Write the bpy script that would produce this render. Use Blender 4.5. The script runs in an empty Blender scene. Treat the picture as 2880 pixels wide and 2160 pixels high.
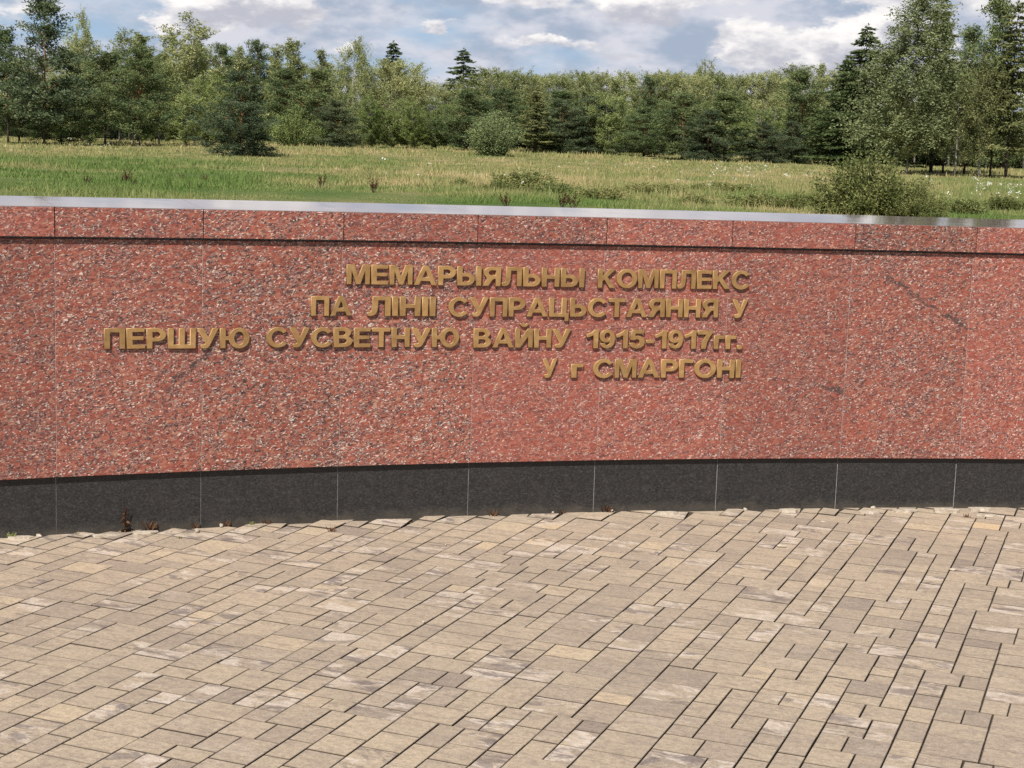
import bpy, math, random
import numpy as np
from mathutils import Vector, Matrix
RAD = math.radians
S = bpy.context.scene
COL = S.collection

# ------------------------------------------------------------------ camera, sky, sun, exposure
EYE = 1.64                       # metres above the paving
FPX = 4480.0                     # focal length in photo pixels (photo 2880 wide)
PITCH, ROLL = RAD(8.2), RAD(1.85)
cam = bpy.data.cameras.new('camera'); cam_ob = bpy.data.objects.new('camera', cam); COL.objects.link(cam_ob)
cam.sensor_width = 36; cam.lens = 36 * FPX / 2880; cam.clip_start = .1; cam.clip_end = 4000
cam_ob.matrix_world = Matrix.Translation((0, 0, EYE)) @ Matrix.Rotation(RAD(90) - PITCH, 4, 'X') @ Matrix.Rotation(ROLL, 4, 'Z')
S.camera = cam_ob
SUN_EL, SUN_AZ = RAD(47), RAD(19)          # sun behind the viewer, 19 degrees to the left
sun = bpy.data.lights.new('sun', 'SUN'); sun.energy = 4.8; sun.angle = RAD(.53); sun.color = (1, .955, .88)
sun_ob = bpy.data.objects.new('sun', sun); COL.objects.link(sun_ob)
to_sun = Vector((-math.sin(SUN_AZ) * math.cos(SUN_EL), -math.cos(SUN_AZ) * math.cos(SUN_EL), math.sin(SUN_EL)))
sun_ob.rotation_euler = to_sun.to_track_quat('Z', 'Y').to_euler(); sun_ob.location = (-10, -20, 30)
S.view_settings.view_transform = 'Standard'; S.view_settings.look = 'None'
S.view_settings.exposure = .48; S.view_settings.gamma = 1
S.cycles.max_bounces = 5; S.cycles.diffuse_bounces = 2; S.cycles.glossy_bounces = 2; S.cycles.transmission_bounces = 3
S.cycles.use_denoising = False; S.cycles.sample_clamp_indirect = 5


class G:
    """small node-graph helper"""
    def __init__(s, tree): s.t = tree; tree.nodes.clear()
    def n(s, typ, ins=None, **props):
        nd = s.t.nodes.new(typ)
        for k, v in props.items(): setattr(nd, k, v)
        for k, v in (ins or {}).items():
            sk = nd.inputs[k]
            if isinstance(v, bpy.types.NodeSocket): s.t.links.new(v, sk)
            else: sk.default_value = v
        return nd
    def m(s, op, a, b=0.0, c=0.0, clamp=False):
        return s.n('ShaderNodeMath', {0: a, 1: b, 2: c}, operation=op, use_clamp=clamp).outputs[0]
    def vm(s, op, a, b=(0, 0, 0)):
        return s.n('ShaderNodeVectorMath', {0: a, 1: b}, operation=op).outputs[0]
    def mix(s, f, a, b, blend='MIX'):
        nd = s.n('ShaderNodeMix', data_type='RGBA', blend_type=blend)
        for i, v in ((0, f), (6, a), (7, b)):
            if isinstance(v, bpy.types.NodeSocket): s.t.links.new(v, nd.inputs[i])
            else: nd.inputs[i].default_value = v if i == 0 else (*v, 1)
        return nd.outputs[2]
    def ramp(s, f, stops, interp='LINEAR'):
        nd = s.n('ShaderNodeValToRGB', {0: f}); cr = nd.color_ramp; cr.interpolation = interp
        while len(cr.elements) < len(stops): cr.elements.new(.5)
        for e, (p, c) in zip(cr.elements, stops): e.position = p; e.color = (*c, 1) if len(c) == 3 else c
        return nd.outputs[0]
    def rng(s, v, a, b, c=0.0, d=1.0, smooth=True):
        return s.n('ShaderNodeMapRange', {0: v, 1: a, 2: b, 3: c, 4: d}, interpolation_type='SMOOTHSTEP' if smooth else 'LINEAR').outputs[0]
    def noise(s, vec, scale, detail=3, rough=.5, out='Fac', dist=0.0):
        return s.n('ShaderNodeTexNoise', {'Vector': vec, 'Scale': scale, 'Detail': detail, 'Roughness': rough, 'Distortion': dist}).outputs[out]
    def comb(s, x, y, z): return s.n('ShaderNodeCombineXYZ', {0: x, 1: y, 2: z}).outputs[0]
    def attr(s, name, out='Fac'): return s.n('ShaderNodeAttribute', attribute_name=name).outputs[out]


def hor(X): return 434 + .032 * (X - 1440)             # the photo's horizon line


# sky: Nishita air with cumulus built in the direction of view (clouds at infinity)
world = bpy.data.worlds.new('World'); S.world = world; world.use_nodes = True
g = G(world.node_tree)
sky = g.n('ShaderNodeTexSky', sky_type='NISHITA', sun_disc=False, sun_elevation=SUN_EL, sun_rotation=math.pi + SUN_AZ, altitude=150, air_density=1.0, dust_density=1.2, ozone_density=1.5)
tc = g.n('ShaderNodeTexCoord').outputs['Generated']
sep = g.n('ShaderNodeSeparateXYZ', {0: g.vm('NORMALIZE', tc)})
az = g.m('ARCTAN2', sep.outputs[0], sep.outputs[1]); el = sep.outputs[2]
pv = g.comb(g.m('MULTIPLY', az, 1.0), g.m('MULTIPLY', el, 2.1), 0.0)
warp = g.vm('SCALE', g.vm('SUBTRACT', g.noise(pv, 42, 5, .6, 'Color'), (.5, .5, .5)), (0, 0, 0))
warp.node.inputs['Scale'].default_value = .05
pw = g.vm('ADD', pv, warp)
wx = g.n('ShaderNodeSeparateXYZ', {0: pw})
U, V = wx.outputs[0], g.m('DIVIDE', wx.outputs[1], 2.1)
BLOBS = [  # photo px centre, radii px, weight: bright cumulus heads
    (2090, 150, 110, 60, 1.0), (2010, 105, 60, 40, .6), (2240, 185, 90, 75, 1.0), (2350, 150, 95, 85, 1.15), (2440, 85, 70, 80, 1.0), (2560, 150, 120, 50, .5),
    (2180, 330, 190, 45, .75), (2420, 300, 120, 60, .6),
    (560, 55, 120, 45, .75), (690, 25, 130, 45, .85), (830, 60, 120, 60, .65), (470, 100, 80, 28, .5),
    (1780, 20, 110, 40, .8), (1690, 60, 80, 40, .5), (1500, 130, 190, 22, .55), (1210, 95, 45, 28, .55), (1850, 75, 60, 30, .7), (1460, 20, 160, 22, .5),
    (80, 60, 90, 80, .5), (2780, 40, 130, 60, .75), (950, 150, 120, 30, .4), (1700, 165, 130, 26, .4), (1350, 190, 90, 18, .35)]
tot = None; lit = None
for X, Y, rx, ry, w in BLOBS:
    a0, e0 = (X - 1440) / FPX, (hor(X) - Y) / FPX
    dx = g.m('DIVIDE', g.m('SUBTRACT', U, a0), rx / FPX); dy = g.m('DIVIDE', g.m('SUBTRACT', V, e0), ry / FPX)
    q = g.m('ADD', g.m('MULTIPLY', dx, dx), g.m('MULTIPLY', dy, dy))
    b = g.m('MULTIPLY', g.m('EXPONENT', g.m('MULTIPLY', q, -1.0)), w)
    t = g.m('MULTIPLY', b, g.m('SUBTRACT', dy, g.m('MULTIPLY', dx, .35)))
    tot = b if tot is None else g.m('ADD', tot, b)
    lit = t if lit is None else g.m('ADD', lit, t)
nz = g.noise(pv, 24, 7, .54); nz2 = g.noise(pv, 90, 6, .6); nz3 = g.noise(g.comb(az, g.m('MULTIPLY', el, 3.4), 3.7), 11, 5, .55)
high = g.m('MULTIPLY', g.rng(el, .089, .109), g.rng(el, .45, .2))                                # well above the picture the cumulus is generic broken cloud
gen = g.m('MULTIPLY', g.rng(g.noise(pv, 5, 8, .55), .28, .44), high)
bil = g.n('ShaderNodeTexVoronoi', {'Vector': pw, 'Scale': 40.0, 'Smoothness': .8}, feature='SMOOTH_F1').outputs['Distance']
dens = g.m('ADD', g.m('ADD', tot, gen), g.m('ADD', g.m('MULTIPLY', g.m('SUBTRACT', nz, .5), .6), g.m('MULTIPLY', g.m('SUBTRACT', .42, bil), .38)))
white = g.rng(dens, .26, .58)
shade = g.rng(g.m('ADD', g.m('MULTIPLY', lit, .55), g.m('ADD', g.m('MULTIPLY', g.m('SUBTRACT', nz2, .5), .7), g.m('MULTIPLY', g.m('SUBTRACT', .42, bil), .7))), -.35, .42)
nish = g.n('ShaderNodeVectorMath', {0: sky.outputs[0], 'Scale': .06}, operation='SCALE').outputs[0]
air = g.mix(g.rng(el, .05, .35, .9, .0), nish, (.37, .53, .72))
greyc = g.mix(g.rng(nz, .36, .62), (.37, .44, .56), (.66, .67, .74))
veil = g.rng(g.m('ADD', nz3, g.m('MULTIPLY', g.m('SUBTRACT', az, 0.02), .5)), .18, .48)
lowsky = g.mix(g.m('MULTIPLY', veil, g.rng(el, .34, .1)), air, greyc)
cl = g.mix(shade, (.50, .51, .58), (1.0, .965, .94))
skyc = g.mix(white, lowsky, cl)
out = g.n('ShaderNodeOutputWorld', {0: g.n('ShaderNodeBackground', {0: skyc, 1: .76}).outputs[0]})

# ------------------------------------------------------------------ helpers
rng = np.random.default_rng(7)
random.seed(7)


def ray(X, Y):
    u = (X - 1440) / FPX; v = -(Y - 1080) / FPX
    c, s = math.cos(ROLL), math.sin(ROLL)
    u, v = c * u - s * v, s * u + c * v
    cp, sp = math.cos(PITCH), math.sin(PITCH)
    return np.array([u, cp + sp * v, -sp + cp * v])


def on_ground(X, Y, z=0.0):
    r = ray(X, Y); t = (z - EYE) / r[2]
    return r[0] * t, r[1] * t


def tag(o, label=None, cat=None, group=None, kind=None):
    for k, v in (('label', label), ('category', cat), ('group', group), ('kind', kind)):
        if v: o[k] = v
    return o


def empty(name, loc, rz=0.0, parent=None):
    o = bpy.data.objects.new(name, None); COL.objects.link(o); o.location = loc; o.rotation_euler.z = rz
    o.empty_display_size = .1
    if parent: o.parent = parent
    return o


def link(name, me, mat=None, parent=None):
    o = bpy.data.objects.new(name, me); COL.objects.link(o)
    if mat and not me.materials: me.materials.append(mat)
    if parent: o.parent = parent
    return o


def mesh_np(name, v, f, mat=None, tone=None, smooth=False, extra=None):
    """v (n,3); f (m,k) index array; tone: per-face value"""
    me = bpy.data.meshes.new(name); v = np.ascontiguousarray(v, np.float32); f = np.ascontiguousarray(f, np.int32)
    k = f.shape[1]
    me.vertices.add(len(v)); me.vertices.foreach_set('co', v.ravel())
    me.loops.add(f.size); me.loops.foreach_set('vertex_index', f.ravel())
    me.polygons.add(len(f)); me.polygons.foreach_set('loop_start', np.arange(0, f.size, k, dtype=np.int32))
    me.polygons.foreach_set('use_smooth', np.full(len(f), smooth))
    if tone is not None:
        a = me.attributes.new('tone', 'FLOAT', 'FACE'); a.data.foreach_set('value', np.ascontiguousarray(tone, np.float32))
    for nm, arr in (extra or {}).items():
        a = me.attributes.new(nm, 'FLOAT', 'FACE' if len(arr) == len(f) else 'POINT'); a.data.foreach_set('value', np.ascontiguousarray(arr, np.float32))
    me.update(calc_edges=True)
    if mat: me.materials.append(mat)
    return me


class MB:
    """collects loose polygons of any size into one mesh"""
    def __init__(s): s.v = []; s.f = []
    def add(s, vs, fs):
        b = len(s.v); s.v += [tuple(p) for p in vs]; s.f += [[b + i for i in q] for q in fs]
    def box(s, a, b):
        x0, y0, z0 = a; x1, y1, z1 = b
        s.add([(x0, y0, z0), (x1, y0, z0), (x1, y1, z0), (x0, y1, z0), (x0, y0, z1), (x1, y0, z1), (x1, y1, z1), (x0, y1, z1)],
              [(3, 2, 1, 0), (4, 5, 6, 7), (0, 1, 5, 4), (1, 2, 6, 5), (2, 3, 7, 6), (3, 0, 4, 7)])
    def tube(s, pts, radii, n=6):
        rings = []; b = len(s.v)
        pts = [Vector(p) for p in pts]
        for i, p in enumerate(pts):
            d = (pts[min(i + 1, len(pts) - 1)] - pts[max(i - 1, 0)]).normalized()
            a = d.orthogonal().normalized(); c = d.cross(a)
            for k in range(n):
                t = 2 * math.pi * k / n
                s.v.append(tuple(p + (a * math.cos(t) + c * math.sin(t)) * radii[i]))
        for i in range(len(pts) - 1):
            for k in range(n):
                s.f.append([b + i * n + k, b + i * n + (k + 1) % n, b + (i + 1) * n + (k + 1) % n, b + (i + 1) * n + k])
        s.f.append([b + k for k in range(n)][::-1]); s.f.append([b + (len(pts) - 1) * n + k for k in range(n)])
    def mesh(s, name, mat=None, smooth=False):
        me = bpy.data.meshes.new(name); me.from_pydata(s.v, [], s.f)
        if smooth: me.polygons.foreach_set('use_smooth', [True] * len(me.polygons))
        me.update()
        if mat: me.materials.append(mat)
        return me


def bevel(me, w, seg=2):
    import bmesh
    bm = bmesh.new(); bm.from_mesh(me)
    bmesh.ops.bevel(bm, geom=bm.edges[:], offset=w, segments=seg, affect='EDGES', profile=.5)
    bm.to_mesh(me); bm.free(); me.update()
    return me


def material(name):
    m = bpy.data.materials.new(name); m.use_nodes = True
    return m, G(m.node_tree)


def finish(gg, col, rough=.6, bump=None, bstr=.3, bdist=.01, metallic=0.0, spec=.5, trans=None):
    ins = {'Base Color': col if isinstance(col, bpy.types.NodeSocket) else (*col, 1), 'Roughness': rough, 'Metallic': metallic, 'Specular IOR Level': spec}
    if bump is not None:
        ins['Normal'] = gg.n('ShaderNodeBump', {'Strength': bstr, 'Distance': bdist, 'Height': bump}).outputs[0]
    sh = gg.n('ShaderNodeBsdfPrincipled', ins).outputs[0]
    if trans is not None:
        tr = gg.n('ShaderNodeBsdfTranslucent', {0: trans}).outputs[0]
        sh = gg.n('ShaderNodeMixShader', {0: .3, 1: sh, 2: tr}).outputs[0]
    gg.n('ShaderNodeOutputMaterial', {0: sh})


# ------------------------------------------------------------------ materials
def granite(name, polish, coping=False):
    m, q = material(name)
    pos = q.n('ShaderNodeNewGeometry').outputs['Position']
    rnd = q.n('ShaderNodeObjectInfo').outputs['Random']
    off = q.comb(q.m('MULTIPLY', rnd, 31.0), q.m('MULTIPLY', rnd, 17.0), q.m('MULTIPLY', rnd, 53.0))
    p0 = q.vm('ADD', pos, off)
    mp = q.n('ShaderNodeMapping', {0: p0, 'Rotation': (0, q.t and q.m and RAD(0), 0), 'Scale': (.62, .62, 1.15)}).outputs[0]
    tilt = q.n('ShaderNodeVectorRotate', {'Vector': p0, 'Axis': (0, 1, 0), 'Angle': RAD(17)}).outputs[0]
    mp = q.vm('MULTIPLY', tilt, (.62, .62, 1.2))
    w = q.vm('SCALE', q.vm('SUBTRACT', q.noise(mp, 34, 3, .6, 'Color'), (.5, .5, .5))); w.node.inputs['Scale'].default_value = .035
    pw = q.vm('ADD', mp, w)
    v1 = q.n('ShaderNodeSeparateColor', {0: q.n('ShaderNodeTexVoronoi', {'Vector': pw, 'Scale': 112.0}).outputs['Color']})
    v2 = q.n('ShaderNodeSeparateColor', {0: q.n('ShaderNodeTexVoronoi', {'Vector': pw, 'Scale': 225.0}).outputs['Color']})
    big = q.noise(mp, 7.5, 3, .6)
    mid = q.noise(q.vm('MULTIPLY', tilt, (.5, .5, 1.5)), 24, 3, .6)
    # clusters: red feldspar masses between seams of grey quartz and dark mica
    sel = q.m('ADD', q.m('MULTIPLY', v1.outputs[0], .70), q.m('ADD', q.m('MULTIPLY', q.m('SUBTRACT', mid, .5), .75), q.m('MULTIPLY', q.m('SUBTRACT', big, .5), 1.0)))
    reds = q.ramp(v1.outputs[1], [(0, (0.163, 0.045, 0.030)), (.3, (0.234, 0.063, 0.042)), (.65, (0.272, 0.093, 0.064)), (.9, (0.303, 0.134, 0.091)), (1, (0.328, 0.193, 0.133))])
    oth = q.ramp(v2.outputs[0], [(0, (0.017, 0.013, 0.015)), (.17, (0.046, 0.029, 0.027)), (.32, (0.099, 0.057, 0.047)), (.50, (0.182, 0.118, 0.110)), (.66, (0.236, 0.099, 0.080)), (.83, (0.304, 0.220, 0.190)), (.93, (0.456, 0.380, 0.319))], 'CONSTANT')
    f = q.rng(sel, .32, .44)
    col = q.mix(q.m('MULTIPLY', f, .9), reds, oth)
    spk = q.rng(v2.outputs[1], .945, .965)
    col = q.mix(q.m('MULTIPLY', spk, .75), col, (.66, .56, .49))
    spd = q.rng(v2.outputs[2], .90, .93)
    col = q.mix(q.m('MULTIPLY', spd, .85), col, (.03, .022, .026))
    fine = q.noise(mp, 420, 2, .6)
    col = q.mix(.35, col, q.ramp(fine, [(.3, (.45, .45, .45)), (.7, (1.25, 1.2, 1.2))]), 'MULTIPLY')
    tint = q.rng(rnd, 0, 1, .86, 1.1, False)
    col = q.mix(1.0, col, q.comb(tint, tint, tint), 'MULTIPLY')
    warmth = q.m('FRACT', q.m('MULTIPLY', rnd, 7.3))
    col = q.mix(q.m('MULTIPLY', warmth, .28), col, (.33, .088, .068))
    if coping:
        col = q.mix(.85, col, (.16, .13, .128))
        wv = q.noise(q.vm('MULTIPLY', pos, (1, 1, 1)), 3.0, 2)
        finish(q, col, .05, wv, .02, .03, spec=.3)
        return m
    # a mica vein that runs aslant through two of the slabs on the right
    sx = q.n('ShaderNodeSeparateXYZ', {0: q.vm('ADD', pos, q.vm('SCALE', q.vm('SUBTRACT', q.noise(pos, 22, 3, .6, 'Color'), (.5, .5, .5))))})
    sx.inputs[0].links[0].from_node.inputs[1].links[0].from_node.inputs['Scale'].default_value = .07
    for (x0, z0, x1, z1, wd) in VEINS:
        L = math.hypot(x1 - x0, z1 - z0); dx, dz = (x1 - x0) / L, (z1 - z0) / L
        rx = q.m('SUBTRACT', sx.outputs[0], x0); rz = q.m('SUBTRACT', sx.outputs[2], z0)
        al = q.m('ADD', q.m('MULTIPLY', rx, dx), q.m('MULTIPLY', rz, dz)); ac = q.m('ABSOLUTE', q.m('SUBTRACT', q.m('MULTIPLY', rx, dz), q.m('MULTIPLY', rz, dx)))
        k = q.m('MULTIPLY', q.rng(ac, wd, wd * .3), q.m('MULTIPLY', q.rng(al, -.03, .05), q.rng(al, L + .03, L - .05)))
        k = q.m('MULTIPLY', k, q.rng(v2.outputs[2], .12, .34))
        col = q.mix(q.m('MULTIPLY', k, .9), col, (.045, .033, .032))
    finish(q, col, polish, spec=.4)
    return m


def wall_pt(X, Y):
    r = ray(X, Y); c = np.array(WC); d = r[:2]
    a = d @ d; b = -2 * d @ c; cc = c @ c - RCL ** 2
    t = (-b + math.sqrt(b * b - 4 * a * cc)) / (2 * a)
    return r[0] * t, r[1] * t, EYE + r[2] * t


WC = (4.376, -8.478)             # centre of the wall's arc
RPL, RCL, RFA = 16.25, 16.227, 16.204   # front radius of plinth, cladding, fascia
ZP, ZC, ZT = .25, 1.25, 1.372
COPD = .56
VEINS = []
for a, b, wd in (((2480, 765), (2600, 850), .016), ((2590, 845), (2745, 935), .011), ((2290, 1080), (2380, 1105), .014), ((470, 1090), (600, 985), .012)):
    p, r_ = wall_pt(*a), wall_pt(*b); VEINS.append((p[0], p[2], r_[0], r_[2], wd))

M_RED = granite('red_granite', .45)
M_COP = granite('polished_granite', .07, True)

M_BLACK, q = material('black_granite')
pos = q.n('ShaderNodeNewGeometry').outputs['Position']; rnd = q.n('ShaderNodeObjectInfo').outputs['Random']
pp = q.vm('ADD', pos, q.comb(q.m('MULTIPLY', rnd, 13), 0.0, q.m('MULTIPLY', rnd, 7)))
n1 = q.noise(q.vm('MULTIPLY', pp, (.85, .85, 1.1)), 120, 4, .75); n2 = q.noise(pp, 9, 4, .6); n3 = q.noise(q.vm('MULTIPLY', pp, (.7, .7, 1.3)), 60, 3, .65, dist=1.5)
c = q.ramp(q.m('ADD', q.m('MULTIPLY', n1, .6), q.m('MULTIPLY', n3, .4)), [(.36, (0.008, 0.007, 0.007)), (.5, (0.019, 0.018, 0.018)), (.66, (0.051, 0.049, 0.046))])
c = q.mix(q.rng(n2, .5, .75, 0, .45), c, (0.034, 0.030, 0.029))
zz = q.n('ShaderNodeSeparateXYZ', {0: pos}).outputs[2]
c = q.mix(q.m('MULTIPLY', q.rng(q.m('ADD', zz, q.m('MULTIPLY', q.noise(pos, 14, 4), .08)), .09, .03), .35), c, (.12, .1, .075))   # splashed dust low on the stone
finish(q, c, .5, spec=.35)

M_MORTAR, q = material('grey_mortar')
pos = q.n('ShaderNodeNewGeometry').outputs['Position']
finish(q, q.ramp(q.noise(pos, 60, 3), [(.3, (0.234, 0.225, 0.216)), (.7, (0.450, 0.432, 0.414))]), .9)

M_BRASS, q = material('bronze_lettering')
pos = q.n('ShaderNodeNewGeometry').outputs['Position']; rnd = q.n('ShaderNodeObjectInfo').outputs['Random']
n1 = q.noise(pos, 28, 3, .6)
c = q.ramp(n1, [(.3, (0.239, 0.134, 0.048)), (.6, (0.318, 0.188, 0.074)), (.8, (0.379, 0.245, 0.112))])
t = q.rng(rnd, 0, 1, .88, 1.12, False); c = q.mix(1.0, c, q.comb(t, t, t), 'MULTIPLY')
finish(q, c, q.rng(q.noise(pos, 40, 2), .3, .7, .38, .5), metallic=.22, spec=.5)

# pavers
M_PAVE, q = material('concrete_pavers')
pos = q.n('ShaderNodeNewGeometry').outputs['Position']
AZA = RAD(21.47)
loc = q.n('ShaderNodeVectorRotate', {'Vector': pos, 'Axis': (0, 0, 1), 'Angle': AZA}).outputs[0]     # x across, y along the long joints
tone = q.attr('tone'); blotch = q.attr('blotch'); seed = q.attr('seed')
sd = q.comb(q.m('MULTIPLY', seed, 41), q.m('MULTIPLY', seed, 29), q.m('MULTIPLY', seed, 11))
ps = q.vm('ADD', loc, sd)
st = q.noise(q.vm('MULTIPLY', ps, (6, 15, 1)), 1.9, 6, .7, dist=.5)
fi = q.noise(ps, 230, 2, .7); sp = q.noise(ps, 60, 3, .65)
base = q.ramp(tone, [(0, (0.270, 0.218, 0.181)), (.22, (0.327, 0.267, 0.210)), (.45, (0.384, 0.312, 0.238)), (.7, (0.423, 0.344, 0.255)), (.88, (0.481, 0.384, 0.271)), (1, (0.550, 0.419, 0.265))])
col = q.mix(q.rng(st, .48, .64, 0, .5), base, (0.248, 0.200, 0.173))
col = q.mix(q.rng(st, .45, .31, 0, .5), col, (0.410, 0.329, 0.241))
# colour-mix patches: cream, ochre and dark grey
b1 = q.noise(q.vm('MULTIPLY', ps, (6, 11, 1)), 1.1, 6, .68, dist=.5)
col = q.mix(q.m('MULTIPLY', q.rng(b1, .47, .58), blotch), col, (0.529, 0.453, 0.382))
col = q.mix(q.m('MULTIPLY', q.rng(b1, .635, .68), q.m('MULTIPLY', blotch, q.rng(seed, .35, .5))), col, (0.512, 0.367, 0.200))
b2 = q.noise(q.vm('MULTIPLY', ps, (7, 15, 1)), 1.0, 6, .68, dist=.5)
col = q.mix(q.m('MULTIPLY', q.rng(b2, .52, .61), q.m('MULTIPLY', blotch, .8)), col, (0.162, 0.133, 0.128))
col = q.mix(.75, col, q.ramp(fi, [(.25, (.6, .58, .56)), (.55, (1, 1, 1)), (.8, (1.25, 1.25, 1.25))]), 'MULTIPLY')
col = q.mix(.7, col, q.ramp(sp, [(.3, (.72, .7, .68)), (.7, (1.15, 1.15, 1.15))]), 'MULTIPLY')
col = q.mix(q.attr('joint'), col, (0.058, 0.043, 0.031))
stain = q.noise(q.vm('MULTIPLY', pos, (1, 1, 0)), 7.5, 6, .7, dist=.4)
col = q.mix(q.rng(stain, .56, .72, 0, .4), col, (.15, .125, .105))
wide = q.noise(pos, .9, 3)
col = q.mix(.35, col, q.ramp(wide, [(.3, (.8, .8, .82)), (.7, (1.12, 1.1, 1.06))]), 'MULTIPLY')
finish(q, col, .85, q.m('ADD', q.m('MULTIPLY', fi, .5), q.m('MULTIPLY', sp, 1.0)), .45, .004, spec=.3)

M_BED, q = material('joint_sand')
pos = q.n('ShaderNodeNewGeometry').outputs['Position']
finish(q, q.ramp(q.noise(pos, 130, 4, .7), [(.35, (0.035, 0.026, 0.020)), (.55, (0.089, 0.067, 0.044)), (.72, (0.247, 0.188, 0.128))]), .95, q.noise(pos, 200, 2), .8, .01)

M_STONE, q = material('pale_stone')
pos = q.n('ShaderNodeNewGeometry').outputs['Position']
finish(q, q.ramp(q.noise(pos, 45, 4, .6), [(.3, (0.289, 0.228, 0.167)), (.5, (0.418, 0.357, 0.281)), (.7, (0.502, 0.456, 0.395))]), .85, q.noise(pos, 140, 3), .6, .004)

M_GROUND, q = material('ground_soil')
pos = q.n('ShaderNodeNewGeometry').outputs['Position']
finish(q, q.ramp(q.noise(pos, .6, 6, .65), [(.35, (.09, .10, .035)), (.6, (.14, .15, .055)), (.75, (.20, .17, .08))]), .95)


def grassy(name, dark=1.0, bump=False):
    m, q = material(name)
    straw = q.attr('straw'); tn = q.attr('tone')
    pos = q.n('ShaderNodeNewGeometry').outputs['Position']
    nb = q.noise(q.vm('MULTIPLY', pos, (.7, .4, .2)), 1.3, 6, .7)
    s = q.m('ADD', straw, q.m('MULTIPLY', q.m('SUBTRACT', nb, .5), 1.3))
    s = q.m('ADD', s, q.m('MULTIPLY', q.m('SUBTRACT', tn, .5), .25))
    D = dark
    c = q.ramp(s, [(0, (.085 * D, .135 * D, .034 * D)), (.3, (.125 * D, .165 * D, .05 * D)), (.52, (.185 * D, .192 * D, .075 * D)), (.75, (.27 * D, .232 * D, .11 * D)), (1, (.36 * D, .295 * D, .165 * D))])
    c = q.mix(.4, c, q.ramp(tn, [(0, (.78, .78, .78)), (1, (1.18, 1.18, 1.18))]), 'MULTIPLY')
    if bump: finish(q, c, .9, q.noise(pos, 9, 5, .7), .9, .12, spec=.1)
    else: finish(q, c, .7, spec=.15, trans=c)
    return m


M_TURF = grassy('turf', 1.05, True); M_BLADE = grassy('grass_blades', 1.45)


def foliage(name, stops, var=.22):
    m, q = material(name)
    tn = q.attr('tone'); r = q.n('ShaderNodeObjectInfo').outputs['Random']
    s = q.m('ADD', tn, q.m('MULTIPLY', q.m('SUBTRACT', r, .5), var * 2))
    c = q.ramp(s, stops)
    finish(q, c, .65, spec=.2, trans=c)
    return m


M_PINE = foliage('pine_needles', [(0, (0.069, 0.104, 0.047)), (.5, (0.137, 0.180, 0.075)), (1, (0.252, 0.285, 0.112))])
M_PINED = foliage('dark_pine_needles', [(0, (0.049, 0.072, 0.042)), (.5, (0.096, 0.130, 0.069)), (1, (0.185, 0.215, 0.105))])
M_PINEY = foliage('young_pine_needles', [(0, (0.135, 0.181, 0.076)), (.5, (0.261, 0.322, 0.141)), (1, (0.454, 0.498, 0.221))])
M_SPRUCE = foliage('spruce_needles', [(0, (0.048, 0.074, 0.030)), (.5, (0.093, 0.130, 0.048)), (1, (0.176, 0.207, 0.075))])
M_BIRCH = foliage('birch_leaves', [(0, (0.175, 0.205, 0.079)), (.5, (0.314, 0.339, 0.148)), (1, (0.522, 0.504, 0.247))])
M_GREYB = foliage('grey_birch_leaves', [(0, (0.119, 0.149, 0.069)), (.5, (0.210, 0.243, 0.112)), (1, (0.350, 0.371, 0.181))])
M_ASPEN = foliage('aspen_leaves', [(0, (0.144, 0.183, 0.065)), (.5, (0.263, 0.294, 0.117)), (1, (0.440, 0.445, 0.218))])
M_LARCH = foliage('larch_needles', [(0, (0.108, 0.123, 0.050)), (.5, (0.193, 0.208, 0.085)), (1, (0.308, 0.308, 0.131))])
M_WILLOW = foliage('willow_leaves', [(0, (0.118, 0.165, 0.047)), (.5, (0.235, 0.290, 0.097)), (1, (0.376, 0.416, 0.180))])
M_SHRUB = foliage('shrub_leaves', [(0, (0.075, 0.093, 0.026)), (.5, (0.156, 0.180, 0.056)), (1, (0.325, 0.323, 0.128))])
M_WEED = foliage('weed_leaves', [(0, (0.132, 0.168, 0.057)), (.5, (0.262, 0.276, 0.099)), (1, (0.438, 0.383, 0.188))])
M_DRY = foliage('dry_stalks', [(0, (0.042, 0.020, 0.010)), (.5, (0.094, 0.045, 0.022)), (1, (0.206, 0.107, 0.051))])
M_FLOWER = foliage('white_petals', [(0, (.6, .6, .5)), (1, (.85, .85, .78))])


def bark(name, a, b, scale, c3=None):
    m, q = material(name)
    pos = q.n('ShaderNodeTexCoord').outputs['Object']
    n_ = q.noise(q.vm('MULTIPLY', pos, (1, 1, .35)), scale, 4, .65)
    col = q.ramp(n_, [(.35, a), (.65, b)])
    if c3:
        z = q.n('ShaderNodeSeparateXYZ', {0: pos}).outputs[2]
        col = q.mix(q.rng(q.m('ADD', z, n_), 1.6, 3.4), col, c3)      # Scots pine: orange upper bark
    finish(q, col, .9, spec=.1)
    return m


B_PINE = bark('pine_bark', (.03, .022, .018), (.085, .06, .045), 14, (.32, .15, .075))
B_DARK = bark('dark_bark', (.022, .018, .015), (.06, .048, .04), 14)
B_BIRCH = bark('birch_bark', (.05, .045, .04), (.34, .32, .29), 7)

# ------------------------------------------------------------------ the granite wall
wall = empty('memorial_wall', (WC[0] - 0.16 * RPL, WC[1] + RPL * .98, 0))
wall.location = (-.184, 7.118, 0)
tag(wall, 'long curved red granite memorial wall on a black plinth with bronze lettering', 'memorial wall')
WI = Matrix.Translation(wall.location).inverted()


def polar(r, th): return WC[0] + r * math.sin(th), WC[1] + r * math.cos(th)


STEP = .6033 / RPL
TH0 = RAD(-16.30)               # a panel joint seen near the middle of the photo
K0, K1 = -19, 23


def wall_mesh(name, pieces, mat):
    mb = MB()
    for vs, fs in pieces: mb.add([tuple(WI @ Vector(v)) for v in vs], fs)
    return mb.mesh(name, mat)


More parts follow.
